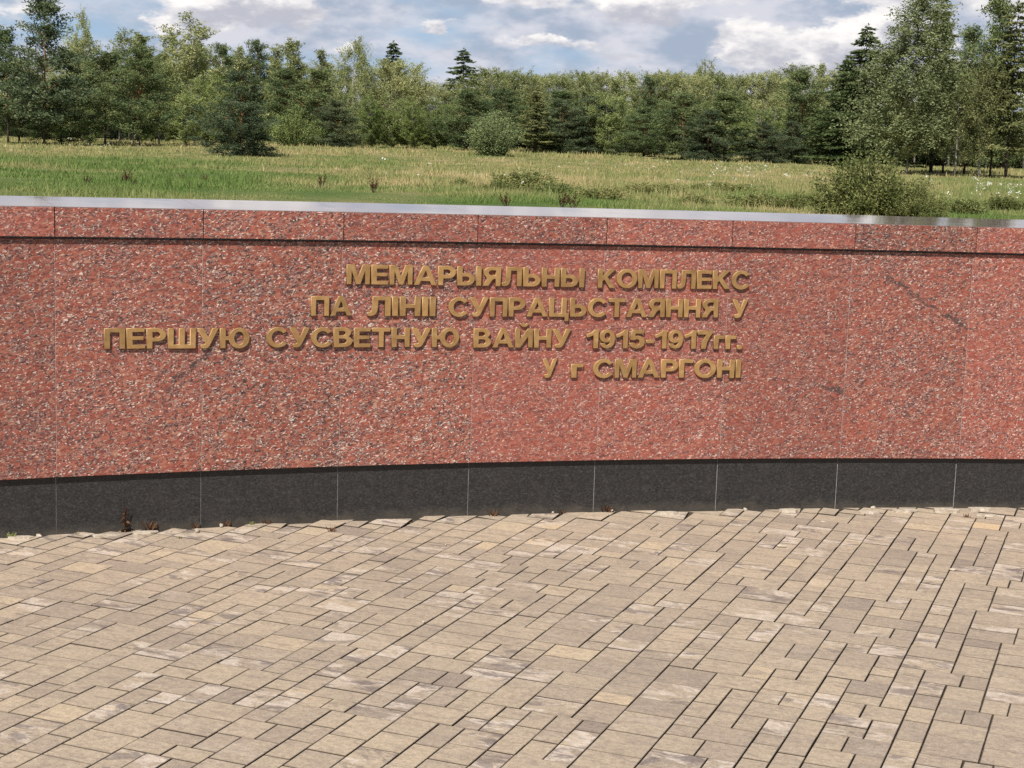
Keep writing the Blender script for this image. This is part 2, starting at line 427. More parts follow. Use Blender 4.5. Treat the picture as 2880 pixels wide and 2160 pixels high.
def slab(r0, r1, ta, tb, z0, z1, z1b=None):
    """straight-faced slab between two angles; r0 front, r1 back; z1b = height of the back top edge"""
    z1b = z1 if z1b is None else z1b
    P = [(*polar(r0, ta), z0), (*polar(r0, tb), z0), (*polar(r1, tb), z0), (*polar(r1, ta), z0),
         (*polar(r0, ta), z1), (*polar(r0, tb), z1), (*polar(r1, tb), z1b), (*polar(r1, ta), z1b)]
    return P, [(3, 2, 1, 0), (4, 5, 6, 7), (0, 1, 5, 4), (1, 2, 6, 5), (2, 3, 7, 6), (3, 0, 4, 7)]


core = []
for k in range(K0, K1):
    a, b = TH0 + k * STEP, TH0 + (k + 1) * STEP
    core.append(slab(RPL + .0045, RPL + COPD - .06, a, b, -.12, ZT - .034, ZT - .014)); core.append(slab(RCL + .0022, RPL + .025, a, b, ZP + .004, ZC - .013))
link('wall_core', wall_mesh('wall_core', core, M_MORTAR), None, wall)
for k in range(K0, K1):
    a, b = TH0 + k * STEP, TH0 + (k + 1) * STEP
    for nm, r0, r1, z0, z1, gp, mt in (('plinth_panel', RPL, RPL + .03, -.05, ZP + .02, .0042, M_BLACK),
                                       ('cladding_panel', RCL, RPL + .03, ZP + .0, ZC + .012, .0016, M_RED),
                                       ('fascia_panel', RFA, RPL + .03, ZC, ZT, .0032, M_RED)):
        ga = gp / 2 / RPL
        if nm == 'plinth_panel': z1 = ZP - .002
        if nm == 'cladding_panel': z1 = ZC - .009
        me = wall_mesh(nm, [slab(r0, r1, a + ga, b - ga, z0, z1 - (.003 if nm == 'fascia_panel' else 0))], mt)
        if nm != 'plinth_panel': bevel(me, .0015, 1)
        link(nm, me, None, wall)
    me = wall_mesh('coping_slab', [slab(RFA + .0015, RPL + COPD, a + .0006 / RPL, b - .0006 / RPL, ZT - .0028, ZT, ZT + .0195)], M_COP)
    link('coping_slab', me, None, wall)

# ------------------------------------------------------------------ lettering
def arc(cx, cy, rx, ry, a0, a1, n=18):
    return [(cx + rx * math.cos(RAD(a0 + (a1 - a0) * i / n)), cy + ry * math.sin(RAD(a0 + (a1 - a0) * i / n))) for i in range(n + 1)]


s_, t_ = .235, .185
P_out = [(0, 0), (0, 1), (.44, 1)] + arc(.44, .675, .37, .325, 90, -90)[1:] + [(s_, .35), (s_, 0)]
P_in = [(s_, .53), (s_, .82), (.41, .82)] + arc(.41, .675, .16, .145, 90, -90)[1:]
flip = lambda pts: [(x, 1 - y) for x, y in pts]
GL = {
    'І': (.235, [[(0, 0), (0, 1), (.235, 1), (.235, 0)]]),
    'П': (.86, [[(0, 0), (0, 1), (.86, 1), (.86, 0), (.86 - s_, 0), (.86 - s_, 1 - t_), (s_, 1 - t_), (s_, 0)]]),
    'Н': (.84, [[(0, 0), (0, 1), (s_, 1), (s_, .61), (.84 - s_, .61), (.84 - s_, 1), (.84, 1), (.84, 0), (.84 - s_, 0), (.84 - s_, .42), (s_, .42), (s_, 0)]]),
    'Е': (.76, [[(0, 0), (0, 1), (.74, 1), (.74, .82), (s_, .82), (s_, .60), (.70, .60), (.70, .425), (s_, .425), (s_, .18), (.76, .18), (.76, 0)]]),
    'Т': (.84, [[(.3025, 0), (.3025, .81), (0, .81), (0, 1), (.84, 1), (.84, .81), (.5375, .81), (.5375, 0)]]),
    'Г': (.66, [[(0, 0), (0, 1), (.66, 1), (.66, .81), (s_, .81), (s_, 0)]]),
    'г': (.50, [[(0, 0), (0, .74), (.50, .74), (.50, .56), (.225, .56), (.225, 0)]]),
    'Ш': (1.18, [[(0, 0), (0, 1), (s_, 1), (s_, .185), (.4725, .185), (.4725, 1), (.7075, 1), (.7075, .185), (1.18 - s_, .185), (1.18 - s_, 1), (1.18, 1), (1.18, 0)]]),
    'Ц': (.98, [[(0, 0), (0, 1), (s_, 1), (s_, .185), (.86 - s_, .185), (.86 - s_, 1), (.86, 1), (.86, .185), (.98, .185), (.98, -.24), (.79, -.24), (.79, 0)]]),
    'М': (1.04, [[(0, 0), (0, 1), (.33, 1), (.52, .36), (.71, 1), (1.04, 1), (1.04, 0), (.83, 0), (.83, .74), (.62, 0), (.42, 0), (.21, .74), (.21, 0)]]),
    'А': (1.04, [[(0, 0), (.40, 1), (.64, 1), (1.04, 0), (.80, 0), (.73, .21), (.31, .21), (.24, 0)], [(.375, .39), (.665, .39), (.52, .77)]]),
    'Л': (.92, [[(.92, 0), (.92, 1), (.19, 1), (.185, .55), (.165, .33), (.13, .21), (.07, .18), (0, .185), (0, .0), (.12, -.01), (.25, .03), (.34, .12), (.385, .27), (.405, .5), (.41, .815), (.685, .815), (.685, 0)]]),
    'Р': (.81, [P_out, P_in]),
    'Ь': (.81, [flip(P_out), flip(P_in)]),
    'Я': (.84, [[(.84, 0), (.84, 1), (.40, 1)] + arc(.40, .695, .37, .305, 90, 228)[1:] + [(.20, .36), (.14, .24), (0, 0), (.27, 0), (.39, .22), (.47, .34), (.54, .375), (.605, .38), (.605, 0)],
                [(.605, .55), (.605, .825), (.43, .825)] + arc(.43, .6875, .165, .1375, 90, 270)[1:]]),
    'К': (.90, [[(0, 0), (0, 1), (s_, 1), (s_, .60), (.58, 1), (.87, 1), (.485, .595), (.90, 0), (.61, 0), (.325, .44), (s_, .35), (s_, 0)]]),
    'О': (1.04, [arc(.52, .5, .52, .52, 0, 350, 35), arc(.52, .5, .285, .335, 0, 345, 23)]),
    'С': (.96, [arc(.51, .5, .51, .52, 37, 323, 28) + arc(.52, .5, .285, .335, 322, 38, 22)]),
    'У': (.90, [[(0, 1), (.26, 1), (.475, .50), (.65, 1), (.90, 1), (.57, .21), (.52, .10), (.44, .015), (.33, -.015), (.16, 0), (.145, .18), (.26, .17), (.325, .195), (.355, .27)]]),
    'В': (.85, [[(0, 0), (0, 1), (.48, 1)] + arc(.48, .75, .31, .25, 90, -52, 14)[1:] + arc(.48, .285, .37, .285, 48, -90, 16) + [],
                [(s_, .60), (s_, .83), (.42, .83)] + arc(.42, .715, .125, .115, 90, -90, 10)[1:], [(s_, .175), (s_, .44), (.44, .44)] + arc(.44, .3075, .155, .1325, 90, -90, 10)[1:]]),
    'Ю': (1.28, [[(0, 0), (0, 1), (s_, 1), (s_, .595), (.405, .595)] + arc(.83, .5, .45, .52, 169, -169, 34) + [(.405, .41), (s_, .41), (s_, 0)], arc(.83, .5, .215, .335, 0, 345, 23)]),
    'Й': (.86, [[(0, 0), (0, 1), (.225, 1), (.225, .40), (.61, 1), (.86, 1), (.86, 0), (.635, 0), (.635, .60), (.25, 0)],
                arc(.43, 1.30, .215, .20, 180, 360, 12) + arc(.43, 1.30, .10, .085, 360, 180, 8)]),
    '1': (.54, [[(.54, 0), (.54, 1), (.36, 1), (.27, .89), (.15, .81), (0, .755), (0, .575), (.16, .63), (.31, .71), (.31, 0)]]),
    '9': (.72, [[(.72, .58), (.715, .42), (.67, .21), (.55, .05), (.36, -.015), (.18, .03), (.08, .12), (.04, .25), (.25, .275), (.275, .18), (.36, .15), (.45, .21), (.495, .385), (.40, .32), (.29, .305), (.15, .345), (.04, .47), (0, .65), (.045, .84), (.16, .96), (.345, 1.01), (.52, .965), (.65, .83)],
                arc(.36, .66, .14, .185, 0, 345, 16)]),
    '5': (.74, [[(.11, 1), (.70, 1), (.70, .81), (.285, .81), (.255, .665), (.38, .69), (.54, .655), (.68, .54), (.74, .35), (.695, .16), (.57, .035), (.36, -.015), (.17, .03), (.055, .13), (0, .275), (.23, .305), (.275, .205), (.365, .16), (.465, .215), (.50, .34), (.465, .46), (.36, .51), (.235, .45), (.035, .475)]]),
    '7': (.72, [[(0, 1), (.72, 1), (.72, .86), (.58, .65), (.46, .35), (.415, 0), (.175, 0), (.235, .34), (.335, .60), (.43, .795), (0, .795)]]),
    '-': (.36, [[(0, .29), (0, .46), (.36, .46), (.36, .29)]]),
    '.': (.22, [[(0, 0), (0, .21), (.22, .21), (.22, 0)]]),
}
GL['Ы'] = (1.12, [GL['Ь'][1][0], GL['Ь'][1][1], [(.885, 0), (.885, 1), (1.12, 1), (1.12, 0)]])
glyph_cache = {}


def glyph_mesh(ch):
    if ch in glyph_cache: return glyph_cache[ch]
    cu = bpy.data.curves.new('letter', 'CURVE'); cu.dimensions = '2D'; cu.fill_mode = 'BOTH'
    for pts in GL[ch][1]:
        sp = cu.splines.new('POLY'); sp.points.add(len(pts) - 1); sp.use_cyclic_u = True
        for p, (x, y) in zip(sp.points, pts): p.co = (x, y, 0, 1)
    cu.extrude = .038; cu.bevel_depth = .024; cu.bevel_resolution = 2; cu.offset = -.014
    ob = bpy.data.objects.new('letter', cu); COL.objects.link(ob)
    bpy.context.view_layer.update()
    me = bpy.data.meshes.new_from_object(ob.evaluated_get(bpy.context.evaluated_depsgraph_get()))
    bpy.data.objects.remove(ob); bpy.data.curves.remove(cu)
    me.name = 'letter'; me.materials.clear(); me.materials.append(M_BRASS)
    glyph_cache[ch] = me
    return me


SIDE = .075                                       # gap between letters, in cap heights
LINES = [  # words: text, photo px left / right edge, baseline Y at both ends, cap top Y at both ends
    [('МЕМАРЫЯЛЬНЫ', 973, 1640, 798, 807, 746, 757), ('КОМПЛЕКС', 1678, 2105, 808, 813, 758, 760)],
    [('ПА', 873, 987, 887, 887, 833, 834), ('ЛІНІІ', 1032, 1222, 887, 888, 835, 837), ('СУПРАЦЬСТАЯННЯ', 1259, 2016, 889, 892, 836, 842), ('У', 2056, 2098, 893, 894, 842, 842)],
    [('ПЕРШУЮ', 292, 700, 980, 978, 924, 922), ('СУСВЕТНУЮ', 748, 1288, 976, 975, 923, 922), ('ВАЙНУ', 1329, 1602, 976, 977, 924, 924), ('1915-1917гг.', 1647, 2083, 978, 981, 925, 926)],
    [('У', 1523, 1563, 1061, 1061, 1014, 1014), ('г', 1604, 1637, 1061, 1061, 1012, 1012), ('СМАРГОНІ', 1665, 2079, 1061, 1061, 1012, 1013)]]
inv_pt = wall.location
for words_ in LINES:
    mid = wall_pt((words_[0][1] + words_[-1][2]) / 2, words_[0][3])
    row = empty('inscription_line', (mid[0] - wall.location.x, mid[1] - wall.location.y, mid[2]), 0, wall)
    wz = [(wall_pt(w[1], w[3])[2], wall_pt(w[2], w[4])[2], wall_pt(w[1], w[5])[2], wall_pt(w[2], w[6])[2]) for w in words_]
    capH = .0845
    for (txt, xa, xb, ya, yb, ta, tb) in words_:
        pa, pb = wall_pt(xa, ya), wall_pt(xb, yb)
        sa = math.atan2(pa[0] - WC[0], pa[1] - WC[1]) * RCL; sb = math.atan2(pb[0] - WC[0], pb[1] - WC[1]) * RCL
        natural = sum(GL[c][0] for c in txt) + SIDE * (len(txt) - 1)
        sc = (sb - sa) / natural; cur = sa
        for i, c in enumerate(txt):
            w = GL[c][0]; f = (cur - sa) / (sb - sa)
            th = (cur + w * sc / 2) / RCL
            zb = pa[2] + (pb[2] - pa[2]) * f
            x, y = polar(RCL - .0094, th)
            o = link('letter', glyph_mesh(c), None, row)
            sx = sc if len(txt) > 1 or c != 'г' else sc
            # letters hang on studs 2 mm clear of the stone, facing the centre of the arc
            right = Vector((math.cos(th), -math.sin(th), 0)); up = Vector((0, 0, 1)); nrm = right.cross(up)
            R = Matrix((right, up, nrm)).transposed().to_4x4()
            org = Vector((x, y, zb)) - right * (w * sc / 2)
            Mw = Matrix.Translation(org) @ R @ Matrix.Diagonal((sx, capH, .112, 1)) @ Matrix.Rotation(RAD(random.uniform(-.8, .8)), 4, 'Z')
            o.matrix_local = Matrix.Translation(Vector(mid) - Vector((0, 0, 0))).inverted() @ Mw
            cur += (w + SIDE) * sc

# ------------------------------------------------------------------ paving
A = np.array([math.sin(AZA), math.cos(AZA)]); Bv = np.array([math.cos(AZA), -math.sin(AZA)])
CELL, CELA = .041, .0435
NA, NB = 300, 350
grid = -np.ones((NB, NA), int); pav = []
LAST = {}
prng = random.Random(11)
for j in range(NA):
    for i in range(NB):
        if grid[i, j] >= 0: continue
        run = 1
        while i + run < NB and grid[i + run, j] < 0 and run < 12: run += 1
        opts = [((4, 3), 34), ((4, 4), 9), ((3, 3), 18), ((2, 3), 20), ((4, 2), 12), ((3, 4), 5), ((2, 2), 8), ((2, 4), 4), ((5, 4), 3), ((3, 2), 8), ((5, 3), 5)]
        prev = LAST.get(i)
        ok = []
        for (a, b), w in opts:
            if a > run or j + b > NA or run - a == 1: continue
            if prev == a: w *= 1.2
            ok.append(((a, b), w))
        if not ok: ok = [((min(run, 3), min(2, NA - j)), 1)]
        (a, b) = prng.choices([o[0] for o in ok], [o[1] for o in ok])[0]
        grid[i:i + a, j:j + b] = len(pav); pav.append((i, j, a, b)); LAST[i] = a
pv_, pf4, ptone, pbl, psd, pjt = [], [], [], [], [], []
ORI = np.array([.6, -1.2]) - Bv * NB * CELL / 2
cen = np.array(WC)
polys = []
for (i, j, a, b) in pav:
    gb, ga_ = .0023, .0029                          # wider joint along A, tighter along B
    x0, x1 = i * CELL + gb * prng.uniform(.6, 1.5), (i + a) * CELL - gb * prng.uniform(.5, 1.1); y0, y1 = j * CELA + ga_ * prng.uniform(.3, 1.4), (j + b) * CELA - ga_ * prng.uniform(.3, 1.3)
    rect = [ORI + Bv * u + A * v for u, v in ((x0, y0), (x1, y0), (x1, y1), (x0, y1))]
    rr = [np.hypot(*(p - cen)) for p in rect]
    lim = RPL - .012 - abs(prng.gauss(0, .012))
    if min(rr) > lim - .03: continue
    clipped = max(rr) > lim
    if clipped:                                      # cut against the wall, a little raggedly
        c0 = sum(rect) / 4; dirn = (c0 - cen) / np.hypot(*(c0 - cen)); ang = prng.gauss(0, .05)
        dirn = np.array([dirn[0] * math.cos(ang) - dirn[1] * math.sin(ang), dirn[0] * math.sin(ang) + dirn[1] * math.cos(ang)])
        outp = []
        for k in range(4):
            p, n_ = rect[k], rect[(k + 1) % 4]; dp, dn = (p - cen) @ dirn - lim, (n_ - cen) @ dirn - lim
            if dp <= 0: outp.append(p)
            if dp * dn < 0: outp.append(p + (n_ - p) * dp / (dp - dn))
        if len(outp) < 3: continue
        rect = outp
        if len(rect) == 5:                           # keep quads only: merge the shortest edge
            e = [np.hypot(*(rect[k] - rect[(k + 1) % 5])) for k in range(5)]; k = int(np.argmin(e))
            m_ = (rect[k] + rect[(k + 1) % 5]) / 2; rect = [m_ if q_ == k else rect[q_] for q_ in range(5) if q_ != (k + 1) % 5]
        if len(rect) == 3: rect = rect + [rect[2] + (rect[0] - rect[2]) * .02]
    polys.append((rect, clipped))
for rect, clipped in polys:
    c0 = sum(rect) / 4; zj = prng.gauss(0, .0006) + (abs(prng.gauss(0, .003)) if clipped else 0); tx, ty = prng.gauss(0, .0022), prng.gauss(0, .0022)
    ch = .0012
    inner = []
    for k in range(4):
        e1 = rect[k] - rect[k - 1]; e2 = rect[(k + 1) % 4] - rect[k]
        e1 = e1 / (np.hypot(*e1) + 1e-9); e2 = e2 / (np.hypot(*e2) + 1e-9)
        inner.append(rect[k] + (e2 - e1) * ch * (1 + .6 * prng.random()))
    b0 = len(pv_)
    for P, z in ((inner, 0.0), (rect, -.0014), (rect, -.05)):
        for p in P:
            d = p - c0; pv_.append((p[0], p[1], z + zj + d[0] * tx + d[1] * ty))
    fs = [(0, 1, 2, 3)] + [(k, 4 + k, 4 + (k + 1) % 4, (k + 1) % 4) for k in range(4)] + [(4 + k, 8 + k, 8 + (k + 1) % 4, 4 + (k + 1) % 4) for k in range(4)]
    tn = min(1, max(0, prng.gauss(.47, .15) + (.12 if clipped else 0) + (prng.random() < .02) * .25)); bl = prng.uniform(.75, 1) if prng.random() < (.24 if not clipped else .35) else (prng.random() * .25 if prng.random() < .4 else 0); sd_ = prng.random()
    for qi, q_ in enumerate(fs):
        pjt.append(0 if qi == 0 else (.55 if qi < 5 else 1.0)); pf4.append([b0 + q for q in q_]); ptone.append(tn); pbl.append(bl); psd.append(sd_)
fa = np.array(pf4)
# face orientation: make tops point up
va = np.array(pv_)
n0 = np.cross(va[fa[:, 1]] - va[fa[:, 0]], va[fa[:, 2]] - va[fa[:, 0]])
if n0[0, 2] < 0: fa = fa[:, ::-1]
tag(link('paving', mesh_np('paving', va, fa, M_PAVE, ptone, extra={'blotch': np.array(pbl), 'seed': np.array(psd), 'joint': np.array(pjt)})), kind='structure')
bed = []
for k in range(-36, 37):
    pass
ths = np.linspace(RAD(-75), RAD(60), 90); bv, bf = [], []
for r in (1.0, RPL + .02):
    for t in ths: bv.append((*polar(r, t), -.013))
for k in range(len(ths) - 1): bf.append((k, k + 1, len(ths) + k + 1, len(ths) + k))
tag(link('paving_bed', mesh_np('paving_bed', np.array(bv), np.array(bf), M_BED)), kind='structure')
gr = MB(); gr.add([(-1500, -1500, -.07), (1500, -1500, -.07), (1500, 1500, -.07), (-1500, 1500, -.07)], [(0, 1, 2, 3)])
tag(link('ground', gr.mesh('ground', M_GROUND)), kind='structure')

# ------------------------------------------------------------------ meadow behind the wall
DL = np.array([0, 17, 28, 55, 75, 92, 130, 400, 1500]); ZL = np.array([.48, .50, .52, .42, .20, .04, -.3, -1.0, -1.0])
DM = np.array([0, 17, 30, 55, 68, 85, 130, 400, 1500]); ZM = np.array([.48, .50, .52, .37, .10, -.20, -.5, -1.0, -1.0])
DR = np.array([0, 17, 28, 50, 65, 82, 130, 400, 1500]); ZR = np.array([.48, .50, .52, .44, .33, .10, -.3, -1.0, -1.0])


def vnoise(x, y, sc, seed):
    """cheap smooth value noise"""
    r_ = np.random.default_rng(seed); T = r_.random((64, 64))
    u, v = x / sc, y / sc; i, j = np.floor(u).astype(int), np.floor(v).astype(int); fu, fv = u - i, v - j
    fu, fv = fu * fu * (3 - 2 * fu), fv * fv * (3 - 2 * fv)
    g_ = lambda a, b: T[a % 64, b % 64]
    return (g_(i, j) * (1 - fu) + g_(i + 1, j) * fu) * (1 - fv) + (g_(i, j + 1) * (1 - fu) + g_(i + 1, j + 1) * fu) * fv - .5


def px_of(x, y): return 1440 + FPX * x / np.maximum(y, .1)


def terrain(x, y):
    x, y = np.asarray(x, float), np.asarray(y, float)
    X = px_of(x, y); d = np.maximum(y, 5)
    l, m_, r_ = np.interp(d, DL, ZL), np.interp(d, DM, ZM), np.interp(d, DR, ZR)
    ss = lambda a, b, v: (lambda t: t * t * (3 - 2 * t))(np.clip((v - a) / (b - a), 0, 1))
    wl, wr = 1 - ss(150, 900, X), ss(2150, 2600, X)
    drop = m_ * (1 - wl - wr) + l * wl + r_ * wr
    return EYE - drop + .05 * vnoise(x, y, 3.1, 1) + .03 * vnoise(x, y, 1.1, 2)


def straw_of(x, y):
    X = px_of(x, y); d = y
    gs = lambda v, c, w: np.exp(-((v - c) / w) ** 2)
    s = .38 + 0 * X
    s += .45 * gs(X, 1450, 520) * gs(d, 29, 9) - .22 * gs(X, 350, 600) * gs(d, 27, 14)
    s += .22 / (1 + np.exp(-(d - 46) / 5))
    s -= .16 * gs(d, 17.5, 3.2) * (X < 1900)
    s += .2 * gs(d, 15.0, .9) * gs(X, 900, 500)
    s += .25 * gs(X, 2150, 500) * gs(d, 42, 12) - .18 * gs(X, 2740, 120) * gs(d, 17, 3)
    s += .55 * vnoise(x, y, 2.3, 3) * np.clip(30 / d, .4, 1) + .35 * vnoise(x, y, .7, 4)
    return s


nt, nr = 260, 240
th = np.linspace(RAD(-60), RAD(38), nt)
rr = RPL + COPD - .1 + np.concatenate([np.linspace(0, 90, 180), np.geomspace(91, 1400, nr - 180)])
TT, RR = np.meshgrid(th, rr)
gx, gy = WC[0] + RR * np.sin(TT), WC[1] + RR * np.cos(TT)
gz = terrain(gx, gy)
idx = np.arange(nt * nr).reshape(nr, nt)
f = np.stack([idx[:-1, :-1], idx[:-1, 1:], idx[1:, 1:], idx[1:, :-1]], -1).reshape(-1, 4)[:, ::-1]
tv = np.stack([gx, gy, gz], -1).reshape(-1, 3)
n0 = np.cross(tv[f[0, 1]] - tv[f[0, 0]], tv[f[0, 2]] - tv[f[0, 0]])
if n0[2] < 0: f = f[:, ::-1]
tag(link('meadow', mesh_np('meadow', tv, f, M_TURF, np.full(len(f), .45), True, {'straw': straw_of(tv[:, 0], tv[:, 1])})), kind='structure')


def field_points(n, d0, d1, pw=1.0, X0=-140, X1=3020):
    d = d0 + (d1 - d0) * rng.random(n) ** pw
    X = X0 + (X1 - X0) * rng.random(n)
    return (X - 1440) / FPX * d, d


def blades(n, d0, d1, h0, h1, w, lean=.5, pw=1.0, mask=None):
    x, y = field_points(n, d0, d1, pw)
    rad_ = np.hypot(x - WC[0], y - WC[1]); k = rad_ > RPL + COPD + .03
    x, y = x[k], y[k]
    if mask is not None:
        k = rng.random(len(x)) < mask(x, y); x, y = x[k], y[k]
    n = len(x); z = terrain(x, y) - .01
    st = straw_of(x, y)
    patch = np.clip(.5 + 1.2 * vnoise(x, y, 1.3, 9) + .9 * vnoise(x, y, .45, 10), .15, 1.6)
    h = (h0 + (h1 - h0) * rng.random(n) ** 2) * patch
    a = rng.random(n) * 6.283; ln = lean * h * rng.random(n)
    bx, by = np.cos(a), np.sin(a); c = rng.random(n) * 6.283
    sx, sy = np.cos(c) * w * (1 + y / 40), np.sin(c) * w * (1 + y / 40)
    v = np.empty((n, 3, 3))
    v[:, 0] = np.stack([x - sx, y - sy, z], -1); v[:, 1] = np.stack([x + sx, y + sy, z], -1)
    v[:, 2] = np.stack([x + bx * ln, y + by * ln, z + h], -1)
    return v.reshape(-1, 3), st, rng.random(n)


parts = [blades(150000, 11, 20, .03, .11, .004, .9), blades(9000, 11, 20, .12, .30, .003, .35, 1.0, lambda x, y: np.clip(straw_of(x, y) * 1.4 - .3, 0, 1)),
         blades(130000, 20, 36, .04, .14, .006, .9), blades(26000, 20, 40, .12, .34, .005, .5, 1.0, lambda x, y: np.clip((px_of(x, y) - 900) / 900, .08, 1)),
         blades(90000, 36, 62, .05, .17, .008), blades(80000, 62, 100, .06, .24, .010)]
vv = np.concatenate([p[0] for p in parts]); ss = np.concatenate([p[1] for p in parts]); tt = np.concatenate([p[2] for p in parts])
ff = np.arange(len(vv)).reshape(-1, 3)
tag(link('grass', mesh_np('grass', vv, ff, M_BLADE, tt, False, {'straw': ss})), kind='stuff')


def diamonds(c, d, L, W, up=None):
    """leaf quads: centre-base c, direction d, length L, width W (arrays)"""
    n = len(c); d = d / (np.linalg.norm(d, axis=1, keepdims=True) + 1e-9)
    r_ = rng.normal(size=(n, 3)); s = np.cross(d, r_); s /= (np.linalg.norm(s, axis=1, keepdims=True) + 1e-9)
    L = np.broadcast_to(L, (n,))[:, None]; W = np.broadcast_to(W, (n,))[:, None]
    v = np.empty((n, 4, 3)); v[:, 0] = c; v[:, 1] = c + d * L * .45 + s * W / 2; v[:, 2] = c + d * L; v[:, 3] = c + d * L * .45 - s * W / 2
    return v.reshape(-1, 3)


def quad_mesh(name, vs, tone, mat):
    v = np.concatenate(vs) if isinstance(vs, list) else vs
    t = np.concatenate(tone) if isinstance(tone, list) else tone
    return mesh_np(name, v, np.arange(len(v)).reshape(-1, 4), mat, t)


# white umbels and yellow heads scattered over the weedy right half of the meadow
fl = []
for n, d0, d1, X0, X1 in ((26, 18, 30, 1900, 2860), (40, 30, 52, 1500, 2500), (26, 20, 26, 2700, 2880), (34, 40, 50, 1980, 2130), (8, 17, 30, 700, 1500), (14, 58, 64, 120, 420)):
    x, y = field_points(n, d0, d1, 1.0, X0, X1); z = terrain(x, y) + rng.uniform(.12, .4, n)
    for k in range(6):
        fl.append(diamonds(np.stack([x, y, z], -1) + rng.normal(0, .012, (n, 3)), rng.normal(size=(n, 3)) * (1, 1, .5), np.full(n, .02) + y * .0002, .016 + y * .0002))
fv = np.concatenate(fl)
tag(link('wild_flowers', quad_mesh('wild_flowers', fv, rng.random(len(fv) // 4), M_FLOWER)), kind='stuff')

# ------------------------------------------------------------------ trees and shrubs (built about 6 m tall, scaled per tree)
def fib(n):
    i = np.arange(n) + .5; ph = np.arccos(1 - 2 * i / n); t = np.pi * (1 + 5 ** .5) * i
    return np.stack([np.cos(t) * np.sin(ph), np.sin(t) * np.sin(ph), np.cos(ph)], -1)


def puff(c, r, n, up, L, W):
    d = rng.normal(size=(n, 3)); d /= np.linalg.norm(d, axis=1, keepdims=True); d[:, 2] = d[:, 2] * .75 + up
    p = c + rng.normal(0, 1, (n, 3)) * r * (.5, .5, .45)
    return diamonds(p, d, L * rng.uniform(.7, 1.3, n), W * rng.uniform(.8, 1.2, n))


def pine(seed, H=6.0, base=.25, spread=1.5, flat=.35, gap=.0, young=False, peak=.35, mat=None):
    R_ = random.Random(seed); tr = MB()
    bend = [(R_.uniform(-.12, .12), R_.uniform(-.12, .12)) for _ in range(4)]
    ax = lambda t: np.array([np.interp(t, [0, .35, .7, 1], [0, bend[1][0], bend[2][0], bend[3][0]]), np.interp(t, [0, .35, .7, 1], [0, bend[1][1], bend[2][1], bend[3][1]]), t * H])
    ts = [0, .08, .2, .4, .6, .8, .97]
    tr.tube([ax(t) for t in ts], [.09, .075, .066, .055, .04, .022, .006], 8)
    vs, tn = [], []
    nw = 15 if not young else 13
    for w in range(nw):
        t = base + (1 - base) * (w + R_.uniform(-.2, .2)) / nw; t = min(max(t, .03), .985)
        prof = min(1, ((t - base) / peak) ** .6 if t < base + peak else 1) if t > base else .4
        k = (1 - t) / (1 - base - .0); L = spread * (k ** (.75 if not young else .9)) * (.55 + .45 * prof) + .12
        nb = R_.randint(4, 6)
        a0 = R_.uniform(0, 6.28)
        for b in range(nb):
            if R_.random() < gap and t < .85: continue
            a = a0 + b * 6.283 / nb + R_.uniform(-.4, .4); l = L * R_.uniform(.55, 1.25); t_ = t; t = min(max(t + R_.uniform(-.55, .55) / nw, .02), .985); rise = R_.uniform(.15, .75) * flat / .35 + (.6 if t > .85 else 0)
            rise = rise * .25 - .05 if t < .16 and base < .05 else rise
            p0 = ax(t); t = t_; d = np.array([math.cos(a), math.sin(a), rise]); tip = p0 + d * l
            m1 = p0 + d * l * .5 - np.array([0, 0, .06 * l])
            tr.tube([p0, m1, tip], [.028 * (1 - t) + .012, .016, .005], 4)
            clump = R_.uniform(-.22, .22)
            npf = max(3, int(l * 5.5))
            for s in range(npf):
                u = .30 + .72 * (s + R_.random()) / npf; side = R_.uniform(-.32, .32) * l * u
                c = p0 + d * l * u + np.array([-math.sin(a) * side, math.cos(a) * side, .03 + R_.uniform(-.14, .16)])
                n = 46
                q_ = puff(c, .15 + .07 * R_.random(), n, .5, .13, .042)
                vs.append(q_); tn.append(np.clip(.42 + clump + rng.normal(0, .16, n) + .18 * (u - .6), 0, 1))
    if base < .05:                                   # boughs that sweep the ground
        for s in range(70):
            a, r_ = R_.uniform(0, 6.28), spread * .62 * R_.random() ** .6
            c = np.array([math.cos(a) * r_, math.sin(a) * r_, H * R_.uniform(.03, .20) + .12 * r_]); vs.append(puff(c, .2, 40, .5, .13, .042)); tn.append(np.clip(.4 + R_.uniform(-.2, .2) + rng.normal(0, .16, 40), 0, 1))
    for s in range(4):
        c = ax(.985) + np.array([0, 0, .04 + s * .03]); vs.append(puff(c, .06, 14, 1.4, .18, .04)); tn.append(np.full(14, .6))
    return tr.mesh('trunk', B_PINE if not young else B_DARK, True), quad_mesh('crown', vs, tn, mat or (M_PINEY if young else M_PINE))


